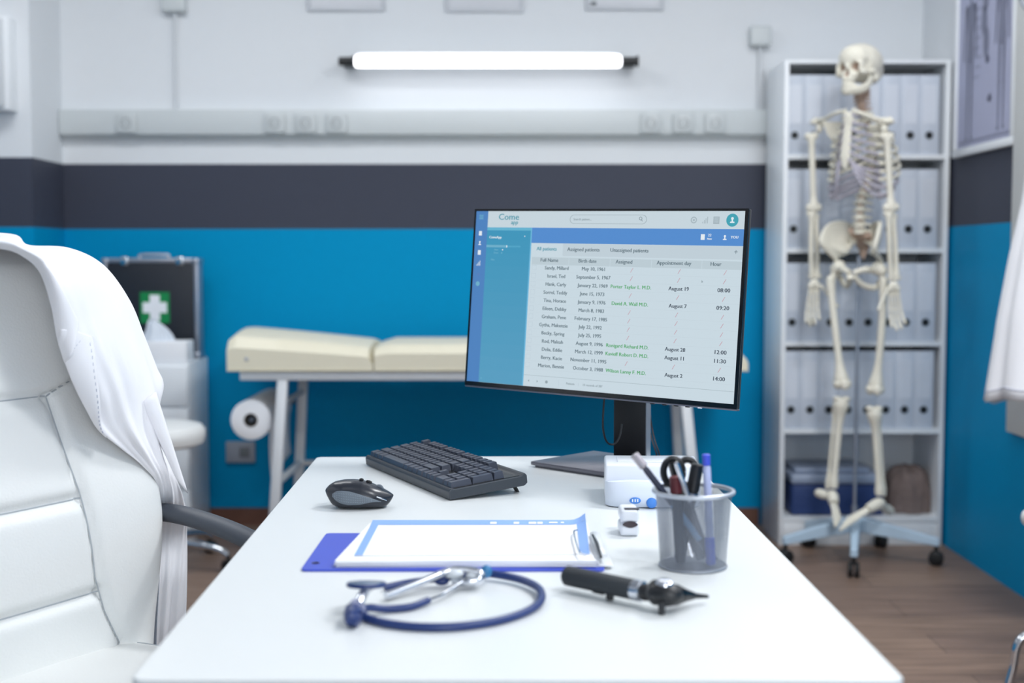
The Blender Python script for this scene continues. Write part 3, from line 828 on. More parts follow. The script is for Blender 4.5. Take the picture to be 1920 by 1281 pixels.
# ================================================================== LEFT CABINET, CASE, TISSUES, STOOL
yd = 5.04; xr_ = AY(354, 800, yd).x; xl_ = xr_ - .42; zt_ = AY(320, 681, yd).z
cab = thing('drawer_cabinet', 'white drawer cabinet by the blue wall behind the office chair', 'cabinet', ((xl_ + xr_) / 2, 5.2, 0))
b = MB(); b.box((xl_, yd + .012, 0.0), (xr_, 5.37, zt_), r=.002); obj('body', b, WPL, cab)
nz = 4; zh = (zt_ - .06) / nz
for k in range(nz):
    b = MB(); b.box((xl_ + .004, yd - .006, .05 + k * zh + .003), (xr_ - .003, yd + .012, .05 + (k + 1) * zh - .003), r=.003); d = obj('drawer', b, WPL, cab)
    b = MB(); zz = .05 + (k + .5) * zh + .05; cx_ = (xl_ + xr_) / 2
    b.tube([(cx_ - .06, yd - .006, zz), (cx_ - .06, yd - .026, zz), (cx_ + .06, yd - .026, zz), (cx_ + .06, yd - .006, zz)], .005, n=8); obj('handle', b, ALU, d)
# first-aid case standing upright
yc = 5.245; A = AY(190, 484, yc); B = AY(374, 664, yc); cz0 = zt_ + .001; czt = A.z
fac = thing('first_aid_case', 'black first-aid case with silver edges and a green cross', 'first-aid case', ((A.x + B.x) / 2, yc + .05, cz0))
b = MB(); b.box((A.x + .008, yc + .004, cz0 + .01), (B.x - .008, yc + .085, czt - .008), r=.004); body = obj('body', b, SILK, fac)
b = MB(); e_ = .020
for yy in (yc, yc + .042):
    b.box((A.x, yy, cz0), (A.x + e_, yy + .04, czt), r=.006, seg=3); b.box((B.x - e_, yy, cz0), (B.x, yy + .04, czt), r=.006, seg=3)
    b.box((A.x + .004, yy, cz0), (B.x - .004, yy + .04, cz0 + e_), r=.006, seg=3); b.box((A.x + .004, yy, czt - e_), (B.x - .004, yy + .04, czt), r=.006, seg=3)
for xx in (A.x, B.x):
    for zz in (cz0, czt):
        sx = 1 if xx == A.x else -1; sz = 1 if zz == cz0 else -1
        b.box((min(xx - sx * .003, xx + sx * .028), yc - .003, min(zz - sz * .0, zz + sz * .028)), (max(xx - sx * .003, xx + sx * .028), yc + .086, max(zz - sz * .0, zz + sz * .028)), r=.008, seg=3)
obj('aluminium_trim', b, ALU, fac)
b = MB(); hx = AY(284, 480, yc).x
b.tube(bez([(hx - .06, yc + .04, czt - .002), (hx - .057, yc + .04, czt + .012), (hx, yc + .04, czt + .014), (hx + .057, yc + .04, czt + .012), (hx + .06, yc + .04, czt - .002)], 5), .006, n=8); obj('handle', b, ALU, fac)
for px in (233, 337):
    q = AY(px, 480, yc).x; b = MB(); b.box((q - .016, yc - .004, czt - .03), (q + .016, yc + .07, czt + .006), r=.006, seg=3); obj('latch', b, CHROME, fac)
q0 = AY(262, 548, yc); q1 = AY(318, 606, yc); cxx = (q0.x + q1.x) / 2; czz = (q0.z + q1.z) / 2; hw = (q1.x - q0.x) / 2; hh = (q0.z - q1.z) / 2
b = MB(); b.box((cxx - hw, yc + .0025, czz - hh), (cxx + hw, yc + .005, czz + hh)); stk = obj('cross_sticker', b, GREEN, fac)
b = MB(); b.box((cxx - hw * .34, yc + .0015, czz - hh * .82), (cxx + hw * .34, yc + .003, czz + hh * .82)); b.box((cxx - hw * .82, yc + .0013, czz - hh * .34), (cxx + hw * .82, yc + .0031, czz + hh * .34))
obj('white_cross', b, PAPER, stk)
# tissue box
A = AY(262, 640, 5.09); B = AY(353, 682, 5.09)
tb = thing('tissue_box', 'white tissue box in front of the black first-aid case', 'tissue box', ((A.x + B.x) / 2, 5.14, zt_))
b = MB(); b.box((A.x - .05, 5.06, zt_ + .001), (B.x, 5.185, A.z), r=.003); obj('box', b, PAPER, tb)
b = MB(); c = AY(290, 640, 5.12); tx = c.x; tz = A.z - .004
def tis(u, v):
    an = 2 * PI * u; r_ = (.058 * (1 - v) ** .75 + .004) * (1 + .22 * math.sin(3 * an + 1) + .12 * math.sin(7 * an)); 
    return Vector((tx + r_ * math.cos(an) * 1.05 + .012 * v * math.sin(5 * v), 5.12 + r_ * .7 * math.sin(an), tz + .088 * v + .008 * math.sin(4 * an) * v))
b.grid(tis, 40, 12, closeu=True); b.grid(lambda u, v: Vector((tx + .035 + .022 * u + .01 * math.sin(4 * v), 5.11 + .03 * math.sin(3 * u), tz + .062 * v * (1 - .3 * u))), 8, 8)
obj('tissue', b, TISS, tb, mods=(('SOLIDIFY', {'thickness': .001}),))
# stool
ys = 4.62; c = AY(298, 806, ys); scx = AY(383, 806, ys).x - .185
st = thing('swivel_stool', 'round white-seated stool with a chrome star base behind the office chair', 'stool', (scx, ys, 0))
zst = AY(300, 800, ys - .05).z
b = MB(); b.lathe([(0, zst - .075), (.16, zst - .075), (.178, zst - .066), (.185, zst - .045), (.184, zst - .02), (.172, zst - .004), (.14, zst + .004), (0, zst + .006)], M=Matrix.Translation((scx, ys, 0)), n=48); obj('seat', b, LEATHER, st)
b = MB(); b.lathe([(0, .10), (.024, .10), (.024, .30), (.015, .31), (.015, zst - .075), (0, zst - .075)], M=Matrix.Translation((scx, ys, 0)), n=20); obj('gas_lift', b, CHROME, st)
sb = obj('base_hub', MB().lathe([(0, .07), (.034, .07), (.034, .115), (0, .115)], M=Matrix.Translation((scx, ys, 0)), n=24), CHROME, st)
for k in range(5):
    an = R(-18 + 72 * k + 6); d = Vector((math.cos(an), math.sin(an), 0)); c0 = Vector((scx, ys, 0))
    b = MB(); b.tube(bez([c0 + UP * .095 + d * .02, c0 + d * .12 + UP * .10, c0 + d * .24 + UP * .085, c0 + d * .285 + UP * .062], 5), [.016] * 8 + [.013] * 8, n=10); obj('leg', b, CHROME, sb)
    q = c0 + d * .285; e = Vector((-d.y, d.x, 0)); b = MB(); b.tube([q + UP * .065, q + UP * .04], .006, n=8)
    for s_ in (-1, 1): b.lathe([(0, -.005), (.02, -.005), (.025, 0), (.02, .009), (0, .009)], M=basis(q + e * s_ * .009 + UP * .0255, d, UP, e * s_), n=18)
    obj('caster', b, RUB, sb)

# ================================================================== RIGHT WALL: poster, panel, coat, chair
yA, yB_ = AX(1785, 280, XR - .02).y, AX(1899, 280, XR - .02).y
zpb = 1.516; zpt = zpb + .95
po = thing('anatomy_poster', 'framed anatomy poster with grey human figures on the right wall', 'poster', (XR, (yA + yB_) / 2, zpb))
b = MB(); fwid = .030; X0, X1 = XR - .022, XR - .001
b.box((X0, yB_, zpb), (X1, yA, zpb + fwid), r=.003); b.box((X0, yB_, zpt - fwid), (X1, yA, zpt), r=.003)
b.box((X0, yB_, zpb + fwid), (X1, yB_ + fwid, zpt - fwid), r=.003); b.box((X0, yA - fwid, zpb + fwid), (X1, yA, zpt - fwid), r=.003)
obj('frame', b, WPL, po)
b = MB(); XP_ = XR - .012; b.box((XP_, yB_ + fwid, zpb + fwid), (X1, yA - fwid, zpt - fwid))
pr = obj('poster_sheet', b, POSTP, po)
# figures: u from far edge (left in the photograph) to near edge, z in metres
Wp = yA - yB_ - 2 * fwid
def PP(u, z, d=.0012): return Vector((XP_ - d, yA - fwid - u * Wp, z))
b = MB(); z0 = zpb + fwid
def blob(u, z, ru, rz, mi=0, tilt=0.0, d=.0012, n=20):
    b.poly([PP(u + (ru * math.cos(2 * PI * k / n) + tilt * rz * math.sin(2 * PI * k / n)) , z + rz * math.sin(2 * PI * k / n), d) for k in range(n)], mi)
def limb(u0, za_, u1, zb_2, w0, w1, mi=0, d=.0014):
    b.poly([PP(u0 - w0, za_, d), PP(u0 + w0, za_, d), PP(u1 + w1, zb_2, d), PP(u1 - w1, zb_2, d)], mi)
def figure(u, zf, h, sw, mi, front=True):
    hd = zf + h
    blob(u, hd - h * .06, sw * .22, h * .06, mi); limb(u, hd - h * .10, u, hd - h * .16, sw * .09, sw * .12, mi)
    limb(u, hd - h * .16, u, hd - h * .34, sw * .55, sw * .36, mi); limb(u, hd - h * .34, u, hd - h * .50, sw * .32, sw * .42, mi, .0016)
    blob(u, hd - h * .47, sw * .42, h * .05, mi)
    for s_ in (-1, 1):
        limb(u + s_ * sw * .52, hd - h * .17, u + s_ * sw * .62, hd - h * .34, sw * .12, sw * .09, mi); limb(u + s_ * sw * .62, hd - h * .34, u + s_ * sw * .72, hd - h * .50, sw * .09, sw * .06, mi)
        limb(u + s_ * sw * .24, hd - h * .50, u + s_ * sw * .24, hd - h * .73, sw * .15, sw * .09, mi); blob(u + s_ * sw * .24, hd - h * .73, sw * .11, h * .018, mi + 1)
        limb(u + s_ * sw * .24, hd - h * .73, u + s_ * sw * .26, hd - h * .97, sw * .10, sw * .05, mi); blob(u + s_ * sw * .3, hd - h * .98, sw * .12, h * .012, mi)
figure(.23, z0 + .02, .60, .16, 0); figure(.80, z0 + .03, .62, .16, 0)
for u, za_ in ((.5, z0 + .52), (.52, z0 + .36), (.48, z0 + .44)): blob(u, za_, .05, .055, 0); limb(u, za_, u + .01, za_ - .07, .03, .012, 0)
for u, za_ in ((.55, z0 + .295), (.60, z0 + .155)): blob(u, za_, .035, .012, 1); blob(u + .01, za_ + .006, .02, .012, 1, d=.0018)
for i in range(9): limb(.36 + .02 * (i % 3), z0 + .25 + i * .035, .36 + .02 * (i % 3), z0 + .247 + i * .035, .05, .05, 0)
for d_ in (.018, .024): limb(.5, z0 + d_, .5, z0 + d_ - .0015, .47, .47, 1)
obj('printed_figures', b, [POSTG, POSTD], pr)
# white wall panel behind the hanging coat
yq = min(AX(1896, 300, XR - .02).y, yB_ - .004); zq = AX(1893, 811, XR - .02).z
pn = thing('coat_panel', 'tall white wall panel with hooks behind the hanging coat', 'wall panel', (XR, yq - .5, zq))
b = MB(); b.box((XR - .022, yq - 1.0, zq), (XR - .001, yq, 2.55), r=.003); obj('board', b, mat('panel_offwhite', (214, 216, 214), .5), pn)
for k in range(3):
    b = MB(); q = Vector((XR - .022, yq - .22 - k * .28, 1.93)); b.tube(bez([q, q + Vector((-.05, 0, -.01)), q + Vector((-.075, 0, .03))], 4), .006, n=8); b.ell(q + Vector((-.076, 0, .034)), (.010,) * 3, nu=10, nv=6)
    obj('hook', b, ALU, pn)
# hanging coat
cy0 = 3.83; hemz = AY(1848, 738, 4.02).z
hc = thing('lab_coat', 'white lab coat hanging from the wall panel at the right picture edge', 'coat', (1.55, cy0, hemz))
b = MB()
def hcoat(u, v):
    an = 2 * PI * u; z = lerp(1.90, hemz, v)
    rx = interp([0, .1, .3, .49, .63, .8, 1], [.02, .035, .055, .066, .082, .097, .110], v); ry = interp([0, .06, .15, .5, 1], [.03, .08, .12, .15, .22], v)
    fold = 1 + (.02 + .07 * v * v) * math.sin(9 * an + 1.2 * math.sin(3 * v)) + .02 * v * math.sin(17 * an)
    xc = XR - .03 - rx * 1.12
    return Vector((xc + rx * math.cos(an) * fold, cy0 + ry * math.sin(an) * (1 + .05 * v * math.sin(5 * an)), z + .006 * math.sin(6 * an) * v - .03 * math.sin(an) * v ** 3))
b.grid(hcoat, 120, 40, closeu=True)
obj('coat_body', b, CLOTH, hc, mods=(('SOLIDIFY', {'thickness': .003, 'offset': -1}),))
b = MB(); b.tube([hcoat(u / 120, .975) + (hcoat(u / 120, .975) - Vector((XR - .03 - .15, cy0, hcoat(u / 120, .975).z))).normalized() * .002 for u in range(121)], .0012, n=5, cap=False); obj('hem_stitching', b, STITCH, hc)
b = MB(); b.tube(bez([hcoat(.3, .02), Vector((1.60, cy0 + .02, 1.95)), Vector((1.655, cy0 - .0, 1.93))], 4), .004, n=6); obj('hanging_loop', b, CLOTH, hc)
for s_ in (-1, 1):
    b = MB()
    pts = bez([(1.645, cy0 + s_ * .06, 1.80), (1.645, cy0 + s_ * .12, 1.62), (1.645, cy0 + s_ * .14, 1.40), (1.645, cy0 + s_ * .145, 1.20)], 6)
    b.tube(pts, [.035] + [lerp(.045, .040, i / 17) for i in range(18)], n=16, flat=.7, cap=False); obj('sleeve', b, CLOTH, hc)

# waiting chair at the lower right edge
A = AY(1899, 1281, 3.35)
wc = thing('visitor_chair', 'chrome-legged visitor chair at the lower right picture edge', 'chair', (A.x + .26, 3.2, 0))
fx = A.x
for yy in (3.35, 2.85):
    b = MB(); b.tube(bez([(fx - .012, yy, 0.0), (fx, yy, .05), (fx + .008, yy, .10), (fx + .03, yy, .128), (fx + .09, yy, .145), (fx + .22, yy, .15), (fx + .34, yy, .15), (fx + .365, yy, .12), (fx + .37, yy, .0)], 6), .0115, n=12); obj('leg', b, CHROME, wc)
b = MB(); b.tube([(fx + .2, 3.35, .15), (fx + .2, 2.85, .15)], .012, n=10)
for yy in (3.3, 2.9): b.tube([(fx + .2, yy, .15), (fx + .18, yy, .43)], .012, n=10)
obj('seat_support', b, CHROME, wc)
b = MB(); b.box((fx + .0, 2.86, .43), (fx + .37, 3.34, .475), r=.018, seg=3); obj('seat', b, LEATHER, wc)
b = MB(); b.box((fx + .335, 2.88, .50), (fx + .365, 3.32, .86), r=.012, seg=3); obj('backrest', b, LEATHER, wc)
b = MB(); b.tube([(fx + .35, 3.0, .44), (fx + .35, 3.0, .6)], .01, n=8); b.tube([(fx + .35, 3.2, .44), (fx + .35, 3.2, .6)], .01, n=8); obj('back_support', b, CHROME, wc)

# ================================================================== DESK
ZD = .74
NL, NR, FR, FL = AZ(243, 1275, ZD), AZ(1699, 1275, ZD), AZ(1288, 854.5, ZD), AZ(594, 857, ZD)
dk = thing('desk', 'white rectangular desk filling the foreground', 'desk', (0, 1.85, 0))
b = MB()
bm = bmesh.new(); vv = [bm.verts.new((p.x, p.y, ZD - .025)) for p in (NL, NR, FR, FL)]; f = bm.faces.new(vv)
ex = bmesh.ops.extrude_face_region(bm, geom=[f]); 
for g in ex['geom']:
    if isinstance(g, bmesh.types.BMVert): g.co.z = ZD
vert_e = [e for e in bm.edges if abs(e.verts[0].co.z - e.verts[1].co.z) > .01]
bmesh.ops.bevel(bm, geom=vert_e, offset=.012, segments=5, profile=.5, affect='EDGES')
for i, v in enumerate(bm.verts): v.index = i
b.add([v.co.copy() for v in bm.verts], [[v.index for v in f.verts] for f in bm.faces], 0, False); bm.free()
obj('tabletop', b, DESKM, dk, mods=(('BEVEL', {'width': .0018, 'segments': 3, 'limit_method': 'ANGLE'}),))
for x_, y_ in ((NL.x + .05, NL.y + .06), (NR.x - .05, NR.y + .06), (FR.x - .05, FR.y - .06), (FL.x + .05, FL.y - .06)):
    b = MB(); b.box((x_ - .022, y_ - .022, 0), (x_ + .022, y_ + .022, ZD - .026), r=.003); obj('leg', b, WMET, dk)
b = MB()
b.box((NL.x + .07, NL.y + .045, ZD - .075), (NR.x - .07, NL.y + .075, ZD - .027)); b.box((FL.x + .07, FL.y - .075, ZD - .075), (FR.x - .07, FL.y - .045, ZD - .027))
obj('under_frame', b, WMET, dk)

# ================================================================== MONITOR
Wm, Hm = .565, .34
phi, tau, rho = .5791, .0762, -.02
rr_ = Vector((math.cos(phi), -math.sin(phi), 0)); nn_ = Vector((-math.sin(phi), -math.cos(phi), 0))
uu = UP * math.cos(tau) - nn_ * math.sin(tau); n3 = nn_ * math.cos(tau) + UP * math.sin(tau)
r2 = rr_ * math.cos(rho) + uu * math.sin(rho); u2 = uu * math.cos(rho) - rr_ * math.sin(rho)
MC = Vector((.1551, 2.3201, 1.0515))
MM = basis(MC, r2, u2, n3)          # local: x right, y up, z out of the screen
mon = thing('computer_monitor', 'black flat computer monitor showing a patient list, on the desk', 'monitor', (.2, 2.4, ZD))
def sc(px, py):                      # pixel on the screen plane -> local
    d = ray(px, py); o = Vector((0, 0, HC)); t_ = (MC - o).dot(n3) / d.dot(n3); p = o + d * t_ - MC
    return p.dot(r2), p.dot(u2)
q = [sc(894.4, 395.8), sc(1398.2, 396), sc(874.6, 714.9), sc(1375.8, 757.2)]
sx0 = (q[0][0] + q[2][0]) / 2; sx1 = (q[1][0] + q[3][0]) / 2; sy1 = (q[0][1] + q[1][1]) / 2; sy0 = (q[2][1] + q[3][1]) / 2
b = MB()
b.box((-Wm / 2, -Hm / 2, -.012), (Wm / 2, Hm / 2, -.001), r=.002, M=MM)
hs = obj('housing', b, BLK, mon)
b = MB(); b.box((-Wm / 2 + .03, -Hm / 2 + .02, -.045), (Wm / 2 - .03, Hm / 2 - .06, -.0125), r=.012, seg=3, M=MM); obj('rear_cover', b, BLK, mon)
b = MB()
for lo, hi in (((-Wm / 2, -Hm / 2, -.001), (sx0, Hm / 2, .0012)), ((sx1, -Hm / 2, -.001), (Wm / 2, Hm / 2, .0012)), ((sx0, sy1, -.001), (sx1, Hm / 2, .0012)), ((sx0, -Hm / 2, -.001), (sx1, sy0, .0012))):
    b.box(lo, hi, M=MM)
obj('bezel', b, BLKG, mon)
b = MB(); b.box((-Wm / 2, -Hm / 2 - .0035, -.012), (Wm / 2, -Hm / 2, .0), r=.0012, M=MM)
ch = obj('chin_strip', b, mat('monitor_grey_edge', (120, 122, 134), .35, metal=.5), mon)
for k, xx in enumerate((.118, .142, .164, .186)):
    b = MB(); b.box((xx, -Hm / 2 - .005, -.006), (xx + .007, -Hm / 2 - .0032, .0005), r=.0005, M=MM); obj('button', b, BLKG, ch)
b = MB(); b.box((.210, -Hm / 2 - .0045, -.004), (.216, -Hm / 2 - .003, .0006), M=MM); obj('power_light', b, emis('power_led_white', (230, 240, 255), 1.0), ch)
# --- screen
SW, SH = sx1 - sx0, sy1 - sy0
C_ = {'bg': (205, 221, 230), 'hdr': (203, 218, 226), 'rail': (78, 132, 194), 'railb': (88, 128, 190), 'pan': (62, 152, 190), 'panb': (88, 160, 196), 'pant': (102, 182, 212), 'pane': (108, 184, 222),
      'band': (84, 142, 210), 'tab': (196, 211, 220), 'colh': (192, 208, 216), 'line': (184, 200, 208), 'txt': (88, 108, 118), 'txd': (46, 58, 74), 'grn': (70, 166, 92), 'red': (198, 140, 152),
      'teal': (62, 150, 170), 'wht': (232, 240, 246), 'ico': (168, 184, 192), 'av': (64, 164, 182), 'hl': (112, 178, 206), 'foot': (150, 166, 174), 'box': (186, 202, 214)}
CK = list(C_); CM = [emis('screen_' + k, C_[k], .93) for k in CK]; CI = {k: i for i, k in enumerate(CK)}
scr = MB()
def SP(u, v, d): return MM @ Vector((sx0 + u * SW, sy1 - v * SH, d))
Z0 = .0002
def R_(u0, v0, u1, v1, c, d=1): scr.add([SP(u0, v0, Z0 + d * .00005), SP(u0, v1, Z0 + d * .00005), SP(u1, v1, Z0 + d * .00005), SP(u1, v0, Z0 + d * .00005)], [(0, 1, 2, 3)], CI[c], False)
def T_(s_, u, v, h, c, al='CENTER', d=4, sx=1.0, sh=0.0):
    vs, fs = text_mb(s_, 1.0, al)
    k = h / .72
    for o_ in (-.00045, .00045):
        scr.add([SP(u + o_ + (p.x * sx + p.y * sh) * k / SW * SH, v - p.y * k, Z0 + (d + (o_ > 0) * .4) * .00005) for p in vs], fs, CI[c], False)
asp = SH / SW
def circ(u, v, r, c, d=3, n=20, r0=None, squash=1.0):
    if r0 is None: scr.add([SP(u + r * asp * math.cos(2 * PI * k / n), v + r * squash * math.sin(2 * PI * k / n), Z0 + d * .00005) for k in range(n)], [tuple(range(n))], CI[c], False)
    else:
        vs = []
        for k in range(n):
            for q_ in (r0, r): vs.append(SP(u + q_ * asp * math.cos(2 * PI * k / n), v + q_ * squash * math.sin(2 * PI * k / n), Z0 + d * .00005))
        scr.add(vs, [(2 * k, 2 * k + 1, (2 * k + 3) % (2 * n), (2 * k + 2) % (2 * n)) for k in range(n)], CI[c], False)
def person(u, v, s_, c, d=5): 
    circ(u, v - .45 * s_, .42 * s_, c, d); R_(u - .22 * s_ * asp, v - .3 * s_, u + .22 * s_ * asp, v + .5 * s_, c, d)
    scr.add([SP(u - .75 * s_ * asp, v + .85 * s_, Z0 + d * .00005), SP(u + .75 * s_ * asp, v + .85 * s_, Z0 + d * .00005), SP(u + .6 * s_ * asp, v + .45 * s_, Z0 + d * .00005), SP(u - .6 * s_ * asp, v + .45 * s_, Z0 + d * .00005)], [(0, 1, 2, 3)], CI[c], False)
def bars(u, v, s_, c, d=4):
    for k in range(4): R_(u + (k - 2) * .5 * s_ * asp, v + s_ * (1 - .5 * (k + 1)), u + (k - 1.55) * .5 * s_ * asp, v + s_, c, d)
R_(0, 0, 1, 1, 'bg', 0)
R_(.05, 0, 1, .0925, 'hdr', 1)
R_(0, 0, .05, 1, 'rail', 1)

for i in range(12):
    nm_ = 'pan%d' % i; C_[nm_] = tuple(lerp(a_, b_, i / 11) for a_, b_ in zip(C_['pan'], C_['panb'])); CM.append(emis('screen_side_panel_tone_%d' % i, C_[nm_], .93)); CI[nm_] = len(CM) - 1
    R_(.05, lerp(.0945, .9995, i / 12), .2285, lerp(.0945, .9995, (i + 1) / 12), nm_, 2)
R_(.05, .0945, .2285, .112, 'pant', 3); R_(.2285, .0945, .2335, .9995, 'pane', 3)
R_(.2335, .0945, 1, .182, 'band', 2); R_(.3586, .184, 1, .2525, 'tab', 2); R_(.238, .262, 1, .305, 'colh', 2)
for u in (.238, .384, .54, .69, .865): R_(u, .262, u + .0015, .305, 'bg', 3)
for k in range(3): R_(.013, .022 + k * .010, .031, .027 + k * .010, 'hl', 3)
R_(.0155, .117, .028, .143, 'wht', 3); person(.0215, .187, .014, 'wht'); R_(.0155, .229, .028, .256, 'wht', 3); bars(.0215, .305, .015, 'wht'); circ(.0234, .371, .008, 'railb', 3); circ(.0224, .426, .014, 'hl', 3)
T_('Come', .1362, .0350, .0365, 'teal', sx=1.13); T_('app', .161, .0655, .024, 'teal', sx=1.05, sh=.15)
# search field outline
n_ = 10; ul, ur_, vm, rv = .3789, .6654, .0457, .0255
pts = [(ul + rv * asp * (1 - math.sin(PI * k / n_)), vm - rv * math.cos(PI * k / n_)) for k in range(n_ + 1)][::-1] + [(ur_ - rv * asp * (1 - math.sin(PI * k / n_)), vm - rv * math.cos(PI * k / n_)) for k in range(n_ + 1)]
cu_, cv_ = (ul + ur_) / 2, vm
vs = []
for (u, v) in pts:
    ku = (u - cu_); kv = (v - cv_)
    vs += [SP(u, v, Z0 + .0002), SP(cu_ + ku * (1 - .0025 / .143), cv_ + kv * (1 - .0025 / .0255), Z0 + .0002)]
m_ = len(pts); scr.add(vs, [(2 * i, 2 * i + 1, (2 * i + 3) % (2 * m_), (2 * i + 2) % (2 * m_)) for i in range(m_)], CI['ico'], False)
T_('Search patient...', .393, .0462, .013, 'foot', 'LEFT')
circ(.6425, .0405, .0095, 'txt', 4, r0=.0070); scr.add([SP(.6455, .047, Z0 + .0002), SP(.6470, .046, Z0 + .0002), SP(.6500, .055, Z0 + .0002), SP(.6485, .056, Z0 + .0002)], [(0, 1, 2, 3)], CI['txt'], False)
circ(.8293, .0476, .018, 'ico', 3, r0=.012); circ(.8293, .0476, .006, 'ico', 3); bars(.8695, .0476, .018, 'ico'); R_(.8955, .029, .9160, .068, 'ico', 3)
for k in range(3): R_(.8985, .036 + k * .010, .913, .038 + k * .010, 'bg', 4)
circ(.9588, .0476, .034, 'av', 3, n=32); person(.9588, .047, .018, 'wht')
R_(.8565, .122, .870, .152, 'wht', 4); T_('22', .8865, .1275, .014, 'wht'); T_('New', .8860, .1465, .010, 'wht'); person(.9374, .1384, .015, 'wht'); T_('YOU', .9695, .137, .0145, 'wht')
T_('All patients', .2954, .2147, .0212, 'teal'); T_('Assigned patients', .4377, .2150, .0213, 'txt'); T_('Unassigned patients', .608, .2150, .0213, 'txt')
R_(.9715, .2110, .9825, .2135, 'txt', 4); R_(.9762, .2020, .9776, .2225, 'txt', 4)
for s_, u in (('Full Name', .3086), ('Birth date', .4555), ('Assigned', .5918), ('Appointment day', .7693), ('Hour', .9127)): T_(s_, u, .2785, .0208, 'txt')
rows = [('Sandy, Millard', 'May 10, 1961', 0, 0, 0), ('Israel, Ted', 'September 5, 1967', 0, 0, 0), ('Hank, Carly', 'January 22, 1969', 'Porter Taylor L. M.D.', 'August 19', '08:00'), ('Sorrel, Teddy', 'June 15, 1973', 0, 0, 0),
        ('Tina, Horace', 'January 9, 1976', 'David A. Wall M.D.', 'August 7', '09:20'), ('Eileen, Debby', 'March 8, 1983', 0, 0, 0), ('Graham, Pene', 'February 17, 1985', 0, 0, 0), ('Gytha, Makenzie', 'July 22, 1992', 0, 0, 0),
        ('Becky, Spring', 'July 25, 1995', 0, 0, 0), ('Rod, Maleah', 'August 9, 1996', 'Ronigard Richard M.D.', 'August 28', '12:00'), ('Delia, Eddie', 'March 12, 1999', 'Kavieff Robert D. M.D.', 'August 11', '11:30'),
        ('Berry, Kacie', 'November 11, 1995', 0, 0, 0), ('Marion, Bennie', 'October 3, 1988', 'Wilson Lanny F. M.D.', 'August 2', '14:00')]
T_('/', 0, 0, .0001, 'bg', d=0)
def slash(u, v):
    k = .0125; scr.add([SP(u - .0052, v + k, Z0 + .0002), SP(u - .0034, v + k, Z0 + .0002), SP(u + .0052, v - k, Z0 + .0002), SP(u + .0034, v - k, Z0 + .0002)], [(0, 1, 2, 3)], CI['red'], False)
for i, (nm, bd, asn, ap, hr) in enumerate(rows):
    v = .3222 + i * .0462; h_ = .0204
    T_(nm, .3391, v, h_, 'txt'); T_(bd, .4808, v, h_, 'txt')
    u_, vs_ = .2505 - .0003 * i, v
    for a0, b0, a1, b1 in ((-.0085, -.014, .0085, -.0125), (-.0085, .0125, .0085, .014), (-.0085, -.014, -.0077, .014), (.0077, -.014, .0085, .014)): R_(u_ + a0, v + b0, u_ + a1, v + b1, 'box', 3)
    if asn: T_(asn, .6211, v, h_, 'grn'); T_(ap, .7915, v, h_ * 1.03, 'txd'); T_(hr, .9447, v, h_ * 1.06, 'txd', sx=1.1)
    else: slash(.6215, v); slash(.7896, v); slash(.9455, v)
    R_(.238, v + .0232, .998, v + .0242, 'tab', 3)
R_(.2335, .935, .9995, .9372, 'ico', 3)
for u, s_ in ((.2541, -1), (.2891, 1)):
    scr.add([SP(u + s_ * .003, .968, Z0 + .0002), SP(u - s_ * .0025, .961, Z0 + .0002), SP(u - s_ * .0025, .975, Z0 + .0002)], [(0, 1, 2)], CI['foot'], False)
circ(.3251, .9673, .009, 'foot', 3); R_(.372, .950, .3728, .985, 'box', 3); T_('Patients', .418, .9665, .0125, 'foot'); T_('|', .449, .966, .012, 'box'); T_('13 records of 287', .502, .9665, .0125, 'foot')
scr.add([SP(.868, .362, Z0 + .0002), SP(.868, .378, Z0 + .0002), SP(.8735, .374, Z0 + .0002)], [(0, 1, 2)], CI['foot'], False)
T_('ComeApp', .0855, .1525, .0150, 'wht', sx=1.0); scr.add([SP(.2020, .142, Z0 + .0002), SP(.2085, .142, Z0 + .0002), SP(.2052, .149, Z0 + .0002)], [(0, 1, 2)], CI['wht'], False)
R_(.050, .197, .133, .211, 'hl', 3); R_(.1325, .198, .1365, .211, 'wht', 4); R_(.136, .200, .19, .209, 'pant', 2); T_('New', .092, .2245, .010, 'hl'); circ(.118, .2245, .004, 'wht'); T_('Done', .092, .2425, .010, 'hl'); circ(.115, .2425, .0045, 'hl'); T_('Files', .080, .283, .010, 'hl'); circ(.060, .9762, .0045, 'hl')
me_o = obj('screen', scr, CM, mon, label='lit display with a patient appointment list', auto=False)
# --- stand
bL = Vector((.035, 2.386, ZD)); e1 = Vector((.727, -.687, 0)).normalized(); e2 = Vector((.687, .727, 0)).normalized()
BM_ = basis(bL, e1, e2, UP)
b = MB()
b.box((0, 0, .004), (.25, .185, .011), r=.0015, M=BM_); b.box((.006, .006, 0), (.244, .179, .004), M=BM_)
obj('stand_base', b, mat('stand_satin_grey', (112, 112, 122), .3, metal=.3), mon)
nb = Vector((.2262, 2.437, 0)); e1n = Vector((.9327, -.3606, 0)); e1n = Vector((.0675, -.0266, 0)).normalized(); e2n = Vector((-e1n.y, e1n.x, 0))
e1n = (e1n * .6 + rr_ * .4).normalized(); e2n = Vector((-e1n.y, e1n.x, 0))
NMx = basis((nb.x, nb.y, ZD), e1n, e2n, UP)
b = MB(); b.box((-.033, -.004, .011), (.033, .022, .34), r=.003, M=NMx); b.box((.031, -.002, .011), (.0345, .02, .335), M=NMx, mi=1)
obj('stand_column', b, [BLK, ALU], mon)
b = MB(); pb_ = MC - n3 * .044; tpz = Vector((nb.x, nb.y, MC.z)) + Vector((0, 0, 0))
b.tube([pb_, pb_.lerp(tpz, .55), tpz], .028, n=16); obj('tilt_joint', b, BLK, mon)
def DP(px, py, y): return AY(px, py, y)
